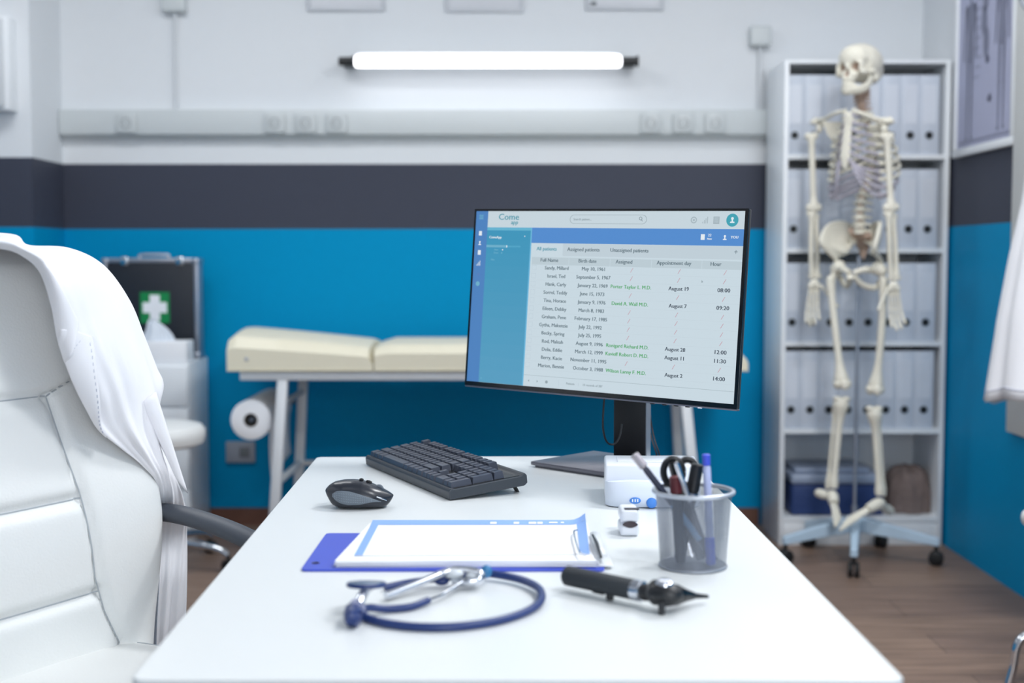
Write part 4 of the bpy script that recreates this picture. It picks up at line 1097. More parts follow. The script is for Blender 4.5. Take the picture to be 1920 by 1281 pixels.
b = MB(); b.tube(bez([DP(1134, 735, 2.33), DP(1131, 775, 2.34), DP(1131, 805, 2.35), DP(1138, 829, 2.36), DP(1152, 833, 2.37), DP(1162, 818, 2.375), DP(1166, 795, 2.38)], 6), .0018, n=8); obj('cable', b, BLK, mon)
for dx in (0, 5):
    b = MB(); b.tube(bez([DP(1212 + dx, 760, 2.46), DP(1217 + dx, 800, 2.47), DP(1224 + dx, 830, 2.50), DP(1232 + dx, 856, 2.56), DP(1236 + dx, 900, 2.57)], 6), .0015, n=8); obj('cable', b, mat('cable_dark', (50, 44, 50), .5), mon)

# ================================================================== KEYBOARD
kc = Vector((-.099, 2.045, ZD)); k1 = Vector((.441, -.897, 0)).normalized(); k2 = Vector((-k1.y, k1.x, 0))
LK, DK = .405, .142
kt = R(6.0)
KM = basis(kc - k1 * LK, k1, k2, UP) @ Matrix.Translation((0, .0, .0)) @ Matrix.Rotation(kt, 4, 'X')
kb = thing('keyboard', 'black full-size keyboard tilted on its feet on the desk', 'keyboard', kc)
b = MB()
prof = [(0, .001), (.0, .015), (.004, .0195), (.012, .0175), (.130, .0175), (.135, .0215), (DK - .004, .0215), (DK, .017), (DK, .004), (DK - .006, .0)]
def kx(u, pr): return Vector((u, pr[0], pr[1]))
vs = [KM @ kx(.0025, p) for p in prof] + [KM @ kx(LK - .0025, p) for p in prof]; n_ = len(prof)
b.add(vs, [tuple(range(n_)), tuple(range(2 * n_ - 1, n_ - 1, -1))] + [(i, (i + 1) % n_, n_ + (i + 1) % n_, n_ + i) for i in range(n_)], 0, False)
obj('case', b, KBM, kb, mods=(('BEVEL', {'width': .0015, 'segments': 2, 'limit_method': 'ANGLE'}),))
b = MB(); b.box((.007, .005, .0165), (LK - .007, .131, .0181), M=KM); obj('key_gap_shade', b, BLKG, kb)  # dark plate added so the gaps between keys look shaded
U = (LK - .018) / 22.6; UD = .0196
def key(x, row, w_=1.0, h=1.0, yoff=0):
    """x in key units from the left, row 0 = front"""
    g = .0007
    x0_ = .009 + x * U + g; x1_ = .009 + (x + w_) * U - g; y0_ = .0065 + row * UD + yoff + g; y1_ = y0_ + h * UD - 2 * g
    zb_k = .0182; zt_k = .0272 + .0006 * row; ins = .0027
    b = MB()
    lo = [(x0_, y0_, zb_k), (x1_, y0_, zb_k), (x1_, y1_, zb_k), (x0_, y1_, zb_k)]
    md = [(x0_ + ins * .75, y0_ + ins * .9, zt_k - .0008), (x1_ - ins * .75, y0_ + ins * .9, zt_k - .0008), (x1_ - ins * .75, y1_ - ins * .4, zt_k - .0002), (x0_ + ins * .75, y1_ - ins * .4, zt_k - .0002)]
    hi = [(x0_ + ins * 1.1, y0_ + ins * 1.25, zt_k - .0003), (x1_ - ins * 1.1, y0_ + ins * 1.25, zt_k - .0003), (x1_ - ins * 1.1, y1_ - ins * .75, zt_k + .0003), (x0_ + ins * 1.1, y1_ - ins * .75, zt_k + .0003)]
    cx_k = ((x0_ + x1_) / 2, (y0_ + y1_) / 2, zt_k - .0007)
    vs = [KM @ Vector(p) for p in lo + md + hi + [cx_k]]
    fs = [(3, 2, 1, 0)]
    for a_ in (0, 4):
        for i in range(4): fs.append((a_ + i, a_ + (i + 1) % 4, a_ + 4 + (i + 1) % 4, a_ + 4 + i))
    for i in range(4): fs.append((8 + i, 8 + (i + 1) % 4, 12))
    b.add(vs, fs, 0, False); obj('key', b, KEYM, kb)
r0 = [(0, 1.25), (1.25, 1.25), (2.5, 1.25), (3.75, 6.25), (10, 1.25), (11.25, 1.25), (12.5, 1.25), (13.75, 1.25)]
r1 = [(0, 2.25)] + [(2.25 + i, 1) for i in range(10)] + [(12.25, 2.75)]
r2_ = [(0, 1.75)] + [(1.75 + i, 1) for i in range(11)] + [(12.75, 2.25)]
r3 = [(0, 1.5)] + [(1.5 + i, 1) for i in range(12)] + [(13.5, 1.5)]
r4 = [(i, 1) for i in range(13)] + [(13, 2)]
for ri, rw in enumerate((r0, r1, r2_, r3, r4)):
    for x_, w_ in rw: key(x_, ri, w_)
nav = 15.25
for i in range(3): key(nav + i, 0); key(nav + i, 3); key(nav + i, 4)
key(nav + 1, 1)
npd = 18.5
key(npd, 0, 2); key(npd + 2, 0); key(npd + 3, 0, 1, 2)
for i in range(3): key(npd + i, 1); key(npd + i, 2)
for i in range(3): key(npd + i, 3)
key(npd + 3, 2, 1, 2)
for i in range(4): key(npd + i, 4)
fr = [0] + [2 + i for i in range(4)] + [6.5 + i for i in range(4)] + [11 + i for i in range(4)] + [nav + i for i in range(3)]
for x_ in fr: key(x_, 5, yoff=.0045)
for u_ in (.03, LK - .03):
    b = MB(); p0 = KM @ Vector((u_, DK - .016, .001)); p1 = Vector((p0.x, p0.y, ZD)) + k2 * .008
    b.prism([p0 - k1 * .007, p0 + k1 * .007, p1 + k1 * .006, p1 - k1 * .006], k2 * .003); obj('foot', b, BLK, kb)

# ================================================================== MOUSE
ym = 1.985
def mz(py): return AY(672, py, ym).z
ms = thing('computer_mouse', 'black wireless mouse with grey textured side grip on the desk', 'mouse', (AY(672, 950, ym).x, ym, ZD))
mx0, mx1 = AY(607.3, 925, ym).x, AY(737.5, 936, ym).x; mL = mx1 - mx0
tu = [0, .06, .14, .28, .41, .55, .68, .82, .92, 1.0]; tz_ = [926, 917, 910.5, 907, 906.5, 908.5, 914, 922, 929, 936]
bu = [0, .03, .07, .12, .2, .5, .85, .9, .95, 1.0]; bz_ = [926, 934, 944, 953, 957.5, 958, 957.5, 955, 948, 936]
ZM0 = mz(958.5)
def mtop(t): return ZD + (mz(interp(tu, tz_, t)) - ZM0) 
def mbot(t): return ZD + max(0, (mz(interp(bu, bz_, t)) - ZM0))
def mwid(t): return .031 * (1 - abs(2 * t - .92) ** 2.6 * .55) * (1 if 0 < t < 1 else .25)
def mouse_pt(u, v):
    t = u; zt1, zb1 = mtop(t), mbot(t); a_ = 2 * PI * v
    cz = lerp(zb1, zt1, .42); wv = mwid(t) * min(1, (4 * t * (1 - t)) ** .35 + .08)
    s_, c_ = math.sin(a_), math.cos(a_)
    yv = math.copysign(abs(c_) ** .8, c_) * wv; zv = cz + (s_ * (zt1 - cz) if s_ > 0 else math.copysign(abs(s_) ** .55, s_) * (cz - zb1))
    return Vector((lerp(mx0, mx1, t), ym + .012 + yv, zv))
b = MB(); b.grid(lambda u, v: mouse_pt(u, v), 40, 36); body = obj('shell', b, mat('mouse_black', (36, 40, 49), .28), ms, mods=(('SUBSURF', {'levels': 1, 'render_levels': 1}),))
# side grip on the near side
b = MB()
def sidey(x, z):
    t = (x - mx0) / mL; best = ym
    zt1, zb1 = mtop(t), mbot(t); cz = lerp(zb1, zt1, .42); wv = mwid(t) * min(1, (4 * t * (1 - t)) ** .35 + .08)
    s_ = (z - cz) / (zt1 - cz) if z > cz else (z - cz) / (cz - zb1)
    s_ = max(-.98, min(.98, s_)); s_ = s_ if s_ > 0 else -abs(s_) ** (1 / .55)
    return ym + .012 - (1 - s_ * s_) ** .4 * wv
gu = [622.5, 630, 640, 655, 675, 695, 705, 714.5]; gt = [929, 923.5, 922, 922.6, 928, 935, 939, 943.5]; gb = [934, 941, 945.5, 948.5, 947.5, 943.5, 943.2, 944.5]
def gp(u, v, off):
    px = lerp(622.5, 714.5, u); py = lerp(interp(gu, gt, px), interp(gu, gb, px), v)
    q = AY(px, py, ym - .012); z = ZD + (q.z - AY(672, 958.5, ym - .012).z); return Vector((q.x, sidey(q.x, z) - off, z))
b.grid(lambda u, v: gp(u, v, .0009 * min(1, 12 * min(v, 1 - v) + .2)), 30, 8); gr_ = obj('side_grip', b, GREYP, ms)
b = MB()
for i in range(22):
    for j in range(4):
        p = gp(.06 + i * .036, .2 + j * .19, .0012); b.ell(p, (.00055, .0005, .00055), nu=6, nv=4)
obj('grip_dots', b, mat('grip_dot_light', (140, 150, 160), .5), gr_)
b = MB(); pts = [gp(u / 14, -.10, .0012) for u in range(11, 15)]
pts = []
for px, py in ((706, 934), (712, 936.5), (718, 939.5), (724, 943)):
    q = AY(px, py, ym - .012); z = ZD + (q.z - AY(672, 958.5, ym - .012).z); pts.append(Vector((q.x, sidey(q.x, z) - .0005, z)))
b.tube(pts, [.0008, .0015, .0015, .0006], n=8); obj('side_accent', b, SILV, ms)
b = MB()
for t0, t1 in ((.50, .56), (.60, .68)):
    b.tube([Vector((lerp(mx0, mx1, t), ym + .012, mtop(t) + .0006)) for t in (t0, (t0 + t1) / 2, t1)], [.002, .003, .002], n=8)
obj('top_button', b, BLKG, ms)
b = MB(); tw = .78; b.lathe([(.0, -.003), (.007, -.003), (.008, 0), (.007, .003), (0, .003)], M=basis((lerp(mx0, mx1, tw), ym + .012, mtop(tw) - .0045), (1, 0, 0), (0, 0, -1), (0, 1, 0)), n=20); obj('scroll_wheel', b, GREYP, ms)

# ================================================================== CLIPBOARD AND PAPERS
q0, q1, q2, q3 = AZ(564, 1068, ZD + .003), AZ(1134, 1068, ZD + .003), AZ(1116, 1000, ZD + .003), AZ(612, 1000, ZD + .003)
cbp = thing('clipboard', 'blue clipboard lying flat under a stack of papers', 'clipboard', (q0.lerp(q2, .5).x, q0.lerp(q2, .5).y, ZD))
def rquad(P4, z0_, z1_, rc=.012, seg=5):
    out = []
    for i in range(4):
        p = P4[i]; a_ = (P4[i - 1] - p).normalized(); c_ = (P4[(i + 1) % 4] - p).normalized()
        for k in range(seg + 1):
            t = k / seg; out.append(p + a_ * rc * (1 - t) ** 2 + c_ * rc * t ** 2)
    return [Vector((p.x, p.y, z0_)) for p in out], Vector((0, 0, z1_ - z0_))
b = MB(); pts, d_ = rquad([q0, q1, q2, q3], ZD + .0004, ZD + .0032, .008); b.prism(pts, d_); obj('board', b, BOARDB, cbp)
b = MB(); h = AZ(592, 1056, ZD + .0034); b.lathe([(0, 0), (.0052, 0), (.0052, .0006), (.0035, .0008)], M=Matrix.Translation((h.x, h.y, ZD + .0032)), n=18, cap=False); obj('hanging_eyelet', b, mat('eyelet_dark', (60, 62, 110), .4), cbp)
zP = ZD + .0034
# paper stack: slightly rotated sheets
def sheet(name, corners, z, th, label, m=PAPER, curlf=None, parent=None, group=None):
    b = MB(); c = corners
    def f(u, v):
        p = (c[0].lerp(c[1], u)).lerp(c[3].lerp(c[2], u), v); return Vector((p.x, p.y, z + (curlf(u, v) if curlf else 0)))
    b.grid(f, 24, 12)
    return b, f
base4 = [AZ(628, 1052, zP + .008), AZ(1121, 1052, zP + .008), AZ(1100, 981, zP + .008), AZ(694, 981, zP + .008)]
cen = sum(base4, Vector()) / 4
nst = 6
for k in range(nst):
    rz = R([0.6, -1.0, 1.2, -.5, .8, 0][k]); z_ = zP + k * .00145
    M = Matrix.Translation(cen) @ Matrix.Rotation(rz, 4, 'Z') @ Matrix.Translation(-cen)
    cs = [M @ p for p in base4]; b = MB(); b.prism([Vector((p.x, p.y, z_)) for p in cs], (0, 0, .00125))
    lab = ['white paper bundle at the bottom of the clipboard stack', 'white paper bundle second from the bottom of the stack', 'white paper bundle third from the bottom of the stack', 'white paper bundle third from the top under the form', 'white paper bundle second from the top under the form', 'white paper bundle directly under the blue-bordered form'][k]
    obj('paper_bundle', b, PAPER, label=lab, cat='paper', group='papers stacked on the clipboard')
zF = zP + nst * .00145 + .0004
F4 = [AZ(664, 1043, zF), AZ(1106, 1040, zF), AZ(1097, 979, zF), AZ(699, 979, zF)]
def curl(u, v): return .010 * max(0, (u - .93) / .07) ** 2 * v + .006 * max(0, (.05 - u) / .05) ** 2 * (1 - v) * 0 + .002 * max(0, v - .85) / .15
b = MB()
def ff(u, v, dz=0.0):
    p = (F4[0].lerp(F4[1], u)).lerp(F4[3].lerp(F4[2], u), v); return Vector((p.x, p.y, zF + curl(u, v) + dz))
b.grid(lambda u, v: ff(u, v), 40, 16)
fo = obj('printed_form', b, PAPER, label='white form with a light blue printed border, on top of the clipboard', cat='form', mods=(('SOLIDIFY', {'thickness': .0004, 'offset': 1}),))
b = MB()
b.grid(lambda u, v: ff(u, v, .0009), 40, 3, v0=.88, v1=1.0); b.grid(lambda u, v: ff(u, v, .0009), 3, 14, u0=0, u1=.035, v0=0, v1=.88); b.grid(lambda u, v: ff(u, v, .0009), 4, 14, u0=.958, u1=1.0, v0=0, v1=.88)
bo = obj('printed_border', b, FORMB, fo)
b = MB()
for u0_, u1_ in ((.555, .585), (.665, .69), (.735, .77), (.775, .80), (.83, .87), (.885, .90)):
    b.grid(lambda u, v: ff(u, v, .0013), 4, 2, u0=u0_, u1=u1_, v0=.895 + .02 * (u0_ > .8), v1=.945)
obj('heading_marks', b, PAPER, fo)
# clip
b = MB(); cz = zF + .004
k0 = AZ(1100, 1000, cz); k1_ = AZ(1112, 1040, cz)
b.box((k0.x - .002, k1_.y - .012, ZD + .0035), (k0.x + .026, k0.y + .010, ZD + .0052), r=.001)
b.grid(lambda u, v: Vector((lerp(k0.x + .004, k0.x + .018, u), lerp(k1_.y - .004, k0.y + .004, v), cz - .001 + .003 * math.sin(PI * u))), 12, 2)
clp = obj('clip_plate', b, WMET, cbp, mods=(('SOLIDIFY', {'thickness': .0008}),))
b = MB(); b.tube(bez([(k0.x - .012, k0.y + .012, cz + .002), (k0.x - .018, k0.y - .01, cz + .003), (k0.x - .017, k1_.y + .01, cz + .003), (k0.x - .010, k1_.y - .012, cz + .002)], 6), .0012, n=8); obj('clip_wire', b, SILV, cbp)
b = MB(); p0 = AZ(1111, 1003, cz + .006); p1 = AZ(1127, 1045, cz + .001); b.tube([p0, p0.lerp(p1, .5) + UP * .003, p1], [.0015, .0026, .0018], n=8); obj('clip_lever', b, BLK, cbp)

# ================================================================== WHITE MEDICAL DEVICE AND OXIMETER
zdv = ZD
fl = AZ(1150, 958, ZD); 
dv = thing('blood_pressure_monitor', 'white tabletop medical device with blue buttons behind the pen cup', 'medical device', (fl.x + .06, fl.y + .08, ZD))
xa = AY(1131, 900, 2.06).x; xb = xa + .150; yn = 1.985
DM = basis((xa, yn + .028, ZD), Vector((math.cos(R(-3)), math.sin(R(-3)), 0)), Vector((-math.sin(R(-3)), math.cos(R(-3)), 0)), UP)
b = MB(); b.box((0, .0, .0), (.150, .105, .064), r=.004, seg=3, M=DM)
b.v[-1] = b.v[-1]; obj('housing', b, DEV, dv)
b = MB()
def bel(u, v):
    # bulging lower front, rounded corners
    w_ = .150; x = lerp(0, w_, u); e = min(1, (1 - abs(2 * u - 1) ** 6)); zt1 = .022 + .020 * (1 - (2 * u - .7) ** 2 * .35)
    z = lerp(.0015, zt1, v); return DM @ Vector((x, -.030 * e ** .6 * math.cos((v - .45) * 1.7) ** .7 , z))
b.grid(bel, 36, 10)
b.grid(lambda u, v: DM @ Vector(((DM.inverted() @ bel(u, 1)).x, lerp((DM.inverted() @ bel(u, 1)).y, .002, v), (DM.inverted() @ bel(u, 1)).z)), 36, 2)
b.grid(lambda u, v: DM @ Vector(((DM.inverted() @ bel(u, 0)).x, lerp((DM.inverted() @ bel(u, 0)).y, .002, v), .0012)), 36, 2)
obj('front_panel', b, mat('device_pale_panel', (226, 234, 248), .4), dv)
def devbtn(px, py, rx, rz):
    p = AY(px, py, yn - .0045); b = MB(); b.ell(p, (rx, .0035, rz), nu=20, nv=10); return obj('button', b, BTN, dv)
bt = devbtn(1191, 939, .0090, .0052); devbtn(1222, 943, .0085, .0088)
b = MB(); p = AY(1191, 939, yn - .0082)
for dx in (-.004, 0, .004): b.box((p.x + dx - .0009, p.y, p.z - .0022), (p.x + dx + .0009, p.y + .002, p.z + .0022))
obj('button_symbol', b, PAPER, bt)
b = MB(); b.box((.02, .03, .064), (.13, .09, .0655), r=.001, M=DM); obj('top_display', b, DEV, dv)
# second device, rear
# oximeter
A = AZ(1163, 1007, ZD); wx = (1200 - 1163) / FPX * A.y; yo = A.y + .001
ox = thing('pulse_oximeter', 'small white oximeter with a dark oval window left of the pen cup', 'oximeter', (A.x + wx / 2, yo + .03, ZD))
zo = AY(1181, 957, yo).z
b = MB(); b.box((A.x, yo, ZD + .0005), (A.x + wx, yo + .050, ZD + (zo - ZD) * .46), r=.005, seg=4); obj('lower_shell', b, DEV, ox)
b = MB(); b.box((A.x + .0005, yo, ZD + (zo - ZD) * .50), (A.x + wx - .0005, yo + .050, zo), r=.006, seg=4); obj('upper_shell', b, DEV, ox)
b = MB(); c = AY(1182, 984, yo)
b.prism([Vector((c.x + .0108 * math.cos(a_) , yo - .0006, c.z + .0046 * math.sin(a_) * (1 - abs(math.cos(a_)) ** 2 * .5))) for a_ in [2 * PI * k / 28 for k in range(28)]], (0, .003, 0)); obj('finger_opening', b, OXD, ox)
b = MB(); c = AY(1184, 957.5, yo + .012); b.box((c.x - .0105, yo + .004, zo - .0004), (c.x + .0105, yo + .016, zo + .0009), r=.0004); obj('display_slot', b, OXD, ox)

# ================================================================== PEN CUP AND PENS
base_c = AZ(1299, 1062, ZD); rb_ = .0415; rt_ = .0500
cc_ = Vector((base_c.x, base_c.y + .0, 0)); zc1 = AY(1305, 921, cc_.y).z
cup = thing('pen_cup', 'round silver wire-mesh pen cup on the desk', 'pen cup', (cc_.x, cc_.y, ZD))
me = bpy.data.meshes.new('mesh_wall'); n_ = 64; nz = 6; vs = []; fs = []; uvs = []
for j in range(nz + 1):
    for i in range(n_ + 1):
        a_ = 2 * PI * i / n_; r_ = lerp(rb_, rt_ - .002, j / nz); vs.append((cc_.x + r_ * math.cos(a_) - cc_.x, r_ * math.sin(a_), lerp(.002, zc1 - ZD, j / nz)))
for j in range(nz):
    for i in range(n_):
        a_ = j * (n_ + 1) + i; fs.append((a_, a_ + 1, a_ + n_ + 2, a_ + n_ + 1)); uvs += [(i / n_, j / nz), ((i + 1) / n_, j / nz), ((i + 1) / n_, (j + 1) / nz), (i / n_, (j + 1) / nz)]
me.from_pydata(vs, [], fs); ul = me.uv_layers.new(name='UVMap')
for i, q in enumerate(uvs): ul.data[i].uv = q
me.polygons.foreach_set('use_smooth', [True] * len(fs)); me.materials.append(CUPM)
o = bpy.data.objects.new('mesh_wall', me); COL.objects.link(o); o.parent = cup
b = MB(); ringp = [(cc_.x + rt_ * math.cos(2 * PI * k / 48), cc_.y + rt_ * math.sin(2 * PI * k / 48), zc1) for k in range(49)]
b.tube(ringp, .0028, n=8, cap=False); obj('rim', b, mat('cup_rim_silver', (196, 202, 212), .35, metal=.6), cup)
b = MB(); ringp = [(cc_.x + rb_ * math.cos(2 * PI * k / 48), cc_.y + rb_ * math.sin(2 * PI * k / 48), ZD + .002) for k in range(49)]
b.tube(ringp, .0022, n=8, cap=False); b.lathe([(0, .001), (rb_, .001), (rb_, .003), (0, .003)], M=Matrix.Translation((cc_.x, cc_.y, ZD)), n=40); obj('cup_base', b, mat('cup_base_silver', (150, 156, 166), .4, metal=.6), cup)
def cyl_between(name, p0, p1, r, m, par, t0=0., t1=1., cap=True):
    b = MB(); d = (p1 - p0); b.tube([p0 + d * t0, p0 + d * (t0 + (t1 - t0) * .04), p0 + d * (t1 - (t1 - t0) * .04), p0 + d * t1], [r * .8, r, r, r * .8], n=14); return obj(name, b, m, par)
zb__ = ZD + .0065
def pen(name, label, foot, top_px, top_py, top_y, r, parts, cat='pen'):
    p0 = Vector((cc_.x + foot[0], cc_.y + foot[1], zb__)); p1 = AY(top_px, top_py, top_y)
    t = thing(name, label, cat, p0, 'pens in the mesh cup')
    for nm, m, a_, c_, k in parts: cyl_between(nm, p0, p1, r * k, m, t, a_, c_)
    return t
pen('ballpoint_pen', 'dark ballpoint with a clear end leaning left out of the cup', (.030, -.004), 1189, 852, 1.60, .0042, [('barrel', mat('pen_navy', (26, 34, 58), .3), .02, .88, 1), ('clear_end', CLEAR, .88, 1.0, 1.35), ('grip', mat('pen_blue_grip', (110, 160, 205), .35), .2, .55, 1.05)])
pen('ballpoint_pen', 'pale blue ballpoint with a blue end standing upright right in the cup', (.020, -.018), 1324, 852, 1.585, .0050, [('barrel', BLUEW, .25, .9, 1), ('end_cap', BLUEC, .9, 1.0, 1), ('pen_cap', BLUEC, .0, .25, 1.25)])
pen('marker', 'black marker with a steel clip in the middle of the cup', (.012, .012), 1262, 866, 1.63, .0066, [('barrel', BLK, 0, .72, 1), ('cap', BLKG, .72, 1.0, 1.12)], 'marker')
pen('marker', 'thick black marker in the cup, touching the scissors handle', (-.016, .010), 1308, 870, 1.62, .0072, [('barrel', BLK, 0, .7, 1), ('cap', BLK, .7, 1.0, 1.15), ('band', SILV, .66, .70, 1.2)], 'marker')
pen('steel_pen', 'slim steel pen leaning left among the black markers', (.022, .006), 1268, 868, 1.575, .0034, [('barrel', SILV, .6, 1, 1), ('grip', BLK, 0, .6, 1.1)])
pen('marker', 'short black marker with a dark red cap in the cup', (-.016, -.006), 1266, 893, 1.60, .0070, [('barrel', BLK, 0, .8, 1), ('cap', REDM, .8, 1, 1.1)], 'marker')
# scissors
p0 = Vector((cc_.x + .002, cc_.y + .02, zb__))
scs = thing('scissors', 'scissors with black loop handles standing in the pen cup', 'scissors', p0)
hc1 = AY(1262, 885, 1.645); hc2 = AY(1289, 886, 1.650)
for hcn, lab in ((hc1, 1), (hc2, 2)):
    b = MB(); b.tube([hcn + Vector((.0125 * math.cos(a_), .002 * math.sin(a_), .0165 * math.sin(a_))) for a_ in [2 * PI * k / 24 for k in range(25)]], .0046, n=8, cap=False)
    b.tube([hcn - UP * .016, hcn.lerp(p0, .35)], [.006, .005], n=8); obj('handle', b, BLK, scs)
    b = MB(); b.prism([hcn.lerp(p0, .33) + Vector((-.005, 0, 0)), hcn.lerp(p0, .33) + Vector((.005, 0, 0)), p0 + Vector((.001, 0, 0)), p0 - Vector((.001, 0, 0))], (0, .0015, 0)); obj('blade', b, SILV, scs)

# ================================================================== OTOSCOPE
ot = thing('otoscope', 'black otoscope lying on the desk in front of the pen cup', 'otoscope', (AZ(1190, 1120, ZD).x, AZ(1190, 1120, ZD).y, ZD))
rO = .0118
a0 = AZ(1061, 1096, ZD); a0 = Vector((a0.x, a0.y, ZD + rO)); a1 = AZ(1186, 1124, ZD); a1 = Vector((a1.x, a1.y, ZD + rO))
a0 = AZ(1061, 1079, ZD + rO + .006); a1 = AZ(1188, 1106, ZD + rO + .006)
dd = (a1 - a0).normalized(); e_ = dd.cross(UP).normalized(); uo = e_.cross(dd)
OM = basis(a0, e_, uo, dd); Lh = (a1 - a0).length
b = MB(); b.lathe([(0, 0), (rO * .8, 0), (rO, .003), (rO, Lh - .002), (rO * .9, Lh)], M=OM, n=28); hd = obj('handle', b, mat('otoscope_black_grip', (38, 44, 50), .6, bump=.5, bscale=900), ot)
b = MB(); b.box((-.003, rO * .6, Lh * .45), (.003, rO + .0015, Lh * .6), r=.001, M=OM @ Matrix.Rotation(R(200), 4, 'Z')); obj('pocket_clip', b, BLK, hd)
q = a0.lerp(a1, .66); b = MB(); b.tube([q, Vector((q.x, q.y - .002, ZD + .0008))], [.006, .0045], n=12); obj('switch_knob', b, BLK, hd)
b = MB(); b.lathe([(rO * .9, Lh), (rO * 1.02, Lh + .001), (rO * 1.02, Lh + .012), (rO * .8, Lh + .014), (0, Lh + .014)], M=OM, n=28); obj('chrome_collar', b, SILV, ot)
b = MB(); b.lathe([(0, Lh + .014), (rO * .82, Lh + .014), (rO * .82, Lh + .020), (rO * .6, Lh + .024), (rO * .6, Lh + .034)], M=OM, n=24); obj('neck', b, BLK, ot)
hcen = OM @ Vector((0, .002, Lh + .042)); hcen.z = ZD + .020
b = MB(); Mh = Matrix.Rotation(R(-18), 3, 'Z'); b.ell(hcen, (.021, .013, .0135), nu=28, nv=16, M=Mh); b.ell(hcen - dd * .012, (.010, .012, .0145), nu=24, nv=12); b.tube([OM @ Vector((0, 0, Lh + .030)), hcen], [.0075, .010], n=14); obj('head', b, BLK, ot)
b = MB(); M_ = basis(hcen + UP * .011, (1, 0, 0), (0, .98, .2), Vector((0, -.2, .98))); b.lathe([(0, 0), (.0085, 0), (.0098, .002), (.0088, .004), (.007, .0046), (0, .0042)], M=M_, n=24); obj('lens_ring', b, SILV, ot)
tipd = (AY(1327, 1130, 1.43) - hcen); tipd.z = -.012; tip = hcen + tipd
b = MB(); tn = tipd.normalized(); b.tube([hcen + tn * .012, hcen + tn * .018, hcen + tn * .030, hcen.lerp(tip, .72), tip], [.0122, .0118, .0078, .0034, .0020], n=18); obj('ear_speculum', b, BLKG, ot)
b = MB(); q = hcen + Vector((-.004, -.010, -.006)); b.tube([q, Vector((q.x, q.y - .003, ZD + .001))], [.0045, .0035], n=10); obj('focus_knob', b, BLK, ot)

# ================================================================== STETHOSCOPE
sth = thing('stethoscope', 'navy stethoscope coiled on the desk in front of the clipboard', 'stethoscope', (AZ(830, 1120, ZD).x, AZ(830, 1120, ZD).y, ZD))
rt = .0047
def SPt(px, py, h=rt): return AZ(px, py, ZD + h)
b = MB(); b.tube(bez([SPt(672, 1147, .010), SPt(690, 1160), SPt(730, 1170), SPt(790, 1176), SPt(860, 1175), SPt(930, 1165), SPt(985, 1148), SPt(1013, 1128, .006), SPt(1012, 1106, .008), SPt(985, 1090, .008), SPt(945, 1080, .008), SPt(905, 1075, .009), SPt(872, 1078, .010)], 8), rt, n=12)
tubing = obj('tubing', b, NAVY, sth)
b = MB(); b.tube(bez([SPt(672, 1147, .012), SPt(690, 1140, .010), SPt(730, 1142), SPt(770, 1138), SPt(803, 1126, .006)], 8), rt * .92, n=12); obj('tubing', b, NAVY, sth)
b = MB(); b.tube(bez([SPt(722, 1102), SPt(760, 1094, .006), SPt(800, 1088, .009), SPt(850, 1082, .011), SPt(880, 1078, .012)], 8), rt * .92, n=12); obj('tubing', b, NAVY, sth)
b = MB(); b.tube(bez([SPt(672, 1135, .020), SPt(664, 1146, .013), SPt(663, 1158, .0112), SPt(674, 1166, .0078)], 5), [.009] * 4 + [.0105] * 8 + [.007] * 4, n=12); obj('yoke', b, NAVY, sth)
# chest piece standing with its diaphragm up
cp = SPt(687, 1098, .030); 
b = MB(); Mc = basis(cp, (1, 0, 0), (0, 1, 0), UP) @ Matrix.Rotation(R(-8), 4, 'X')
b.lathe([(0, -.006), (.006, -.006), (.010, -.003), (.0205, -.0015), (.0215, 0), (.0215, .0022), (.0195, .003), (0, .0032)], M=Mc, n=36); chp = obj('chest_piece', b, SILV, sth)
b = MB(); b.tube([cp - UP * .005, cp.lerp(SPt(672, 1135, .020), .5), SPt(672, 1135, .018)], [.005, .0055, .006], n=12); obj('stem', b, SILV, chp)
b = MB(); b.lathe([(.0195, .0031), (.0212, .0034), (.0222, .0018), (.0222, -.0006), (.0205, -.0018)], M=Mc, n=36, cap=False); obj('rim', b, NAVY, chp)
b = MB(); b.tube([SPt(724, 1118, .006), SPt(780, 1096, .012), SPt(832, 1074, .020)], [.0052, .0046, .0046], n=12); obj('ear_tube', b, SILV, sth)
b = MB(); b.tube(bez([SPt(803, 1126, .006), SPt(830, 1115, .008), SPt(858, 1098, .010), SPt(880, 1085, .012)], 5), .0022, n=8); obj('ear_tube', b, SILV, sth)
b = MB(); b.tube(bez([SPt(828, 1076, .020), SPt(850, 1068, .022), SPt(875, 1068, .022), SPt(900, 1074, .020), SPt(900, 1088, .012), SPt(875, 1092, .010), SPt(850, 1088, .010)], 5), [.0055] * 31, n=10, flat=.7); obj('spring_joint', b, SILV, sth)
b = MB(); b.ell(SPt(851, 1076, .018), (.012, .008, .006)); b.ell(SPt(888, 1082, .014), (.010, .008, .007)); obj('joint_cover', b, mat('joint_grey', (206, 212, 218), .25), sth)
b = MB(); b.ell(SPt(912, 1072, .016), (.007, .006, .008)); obj('ear_tip', b, mat('ear_tip_teal', (52, 120, 170), .4), sth)
b = MB(); b.ell(SPt(828, 1090, .008), (.009, .005, .005)); obj('tube_sleeve', b, NAVY, sth)

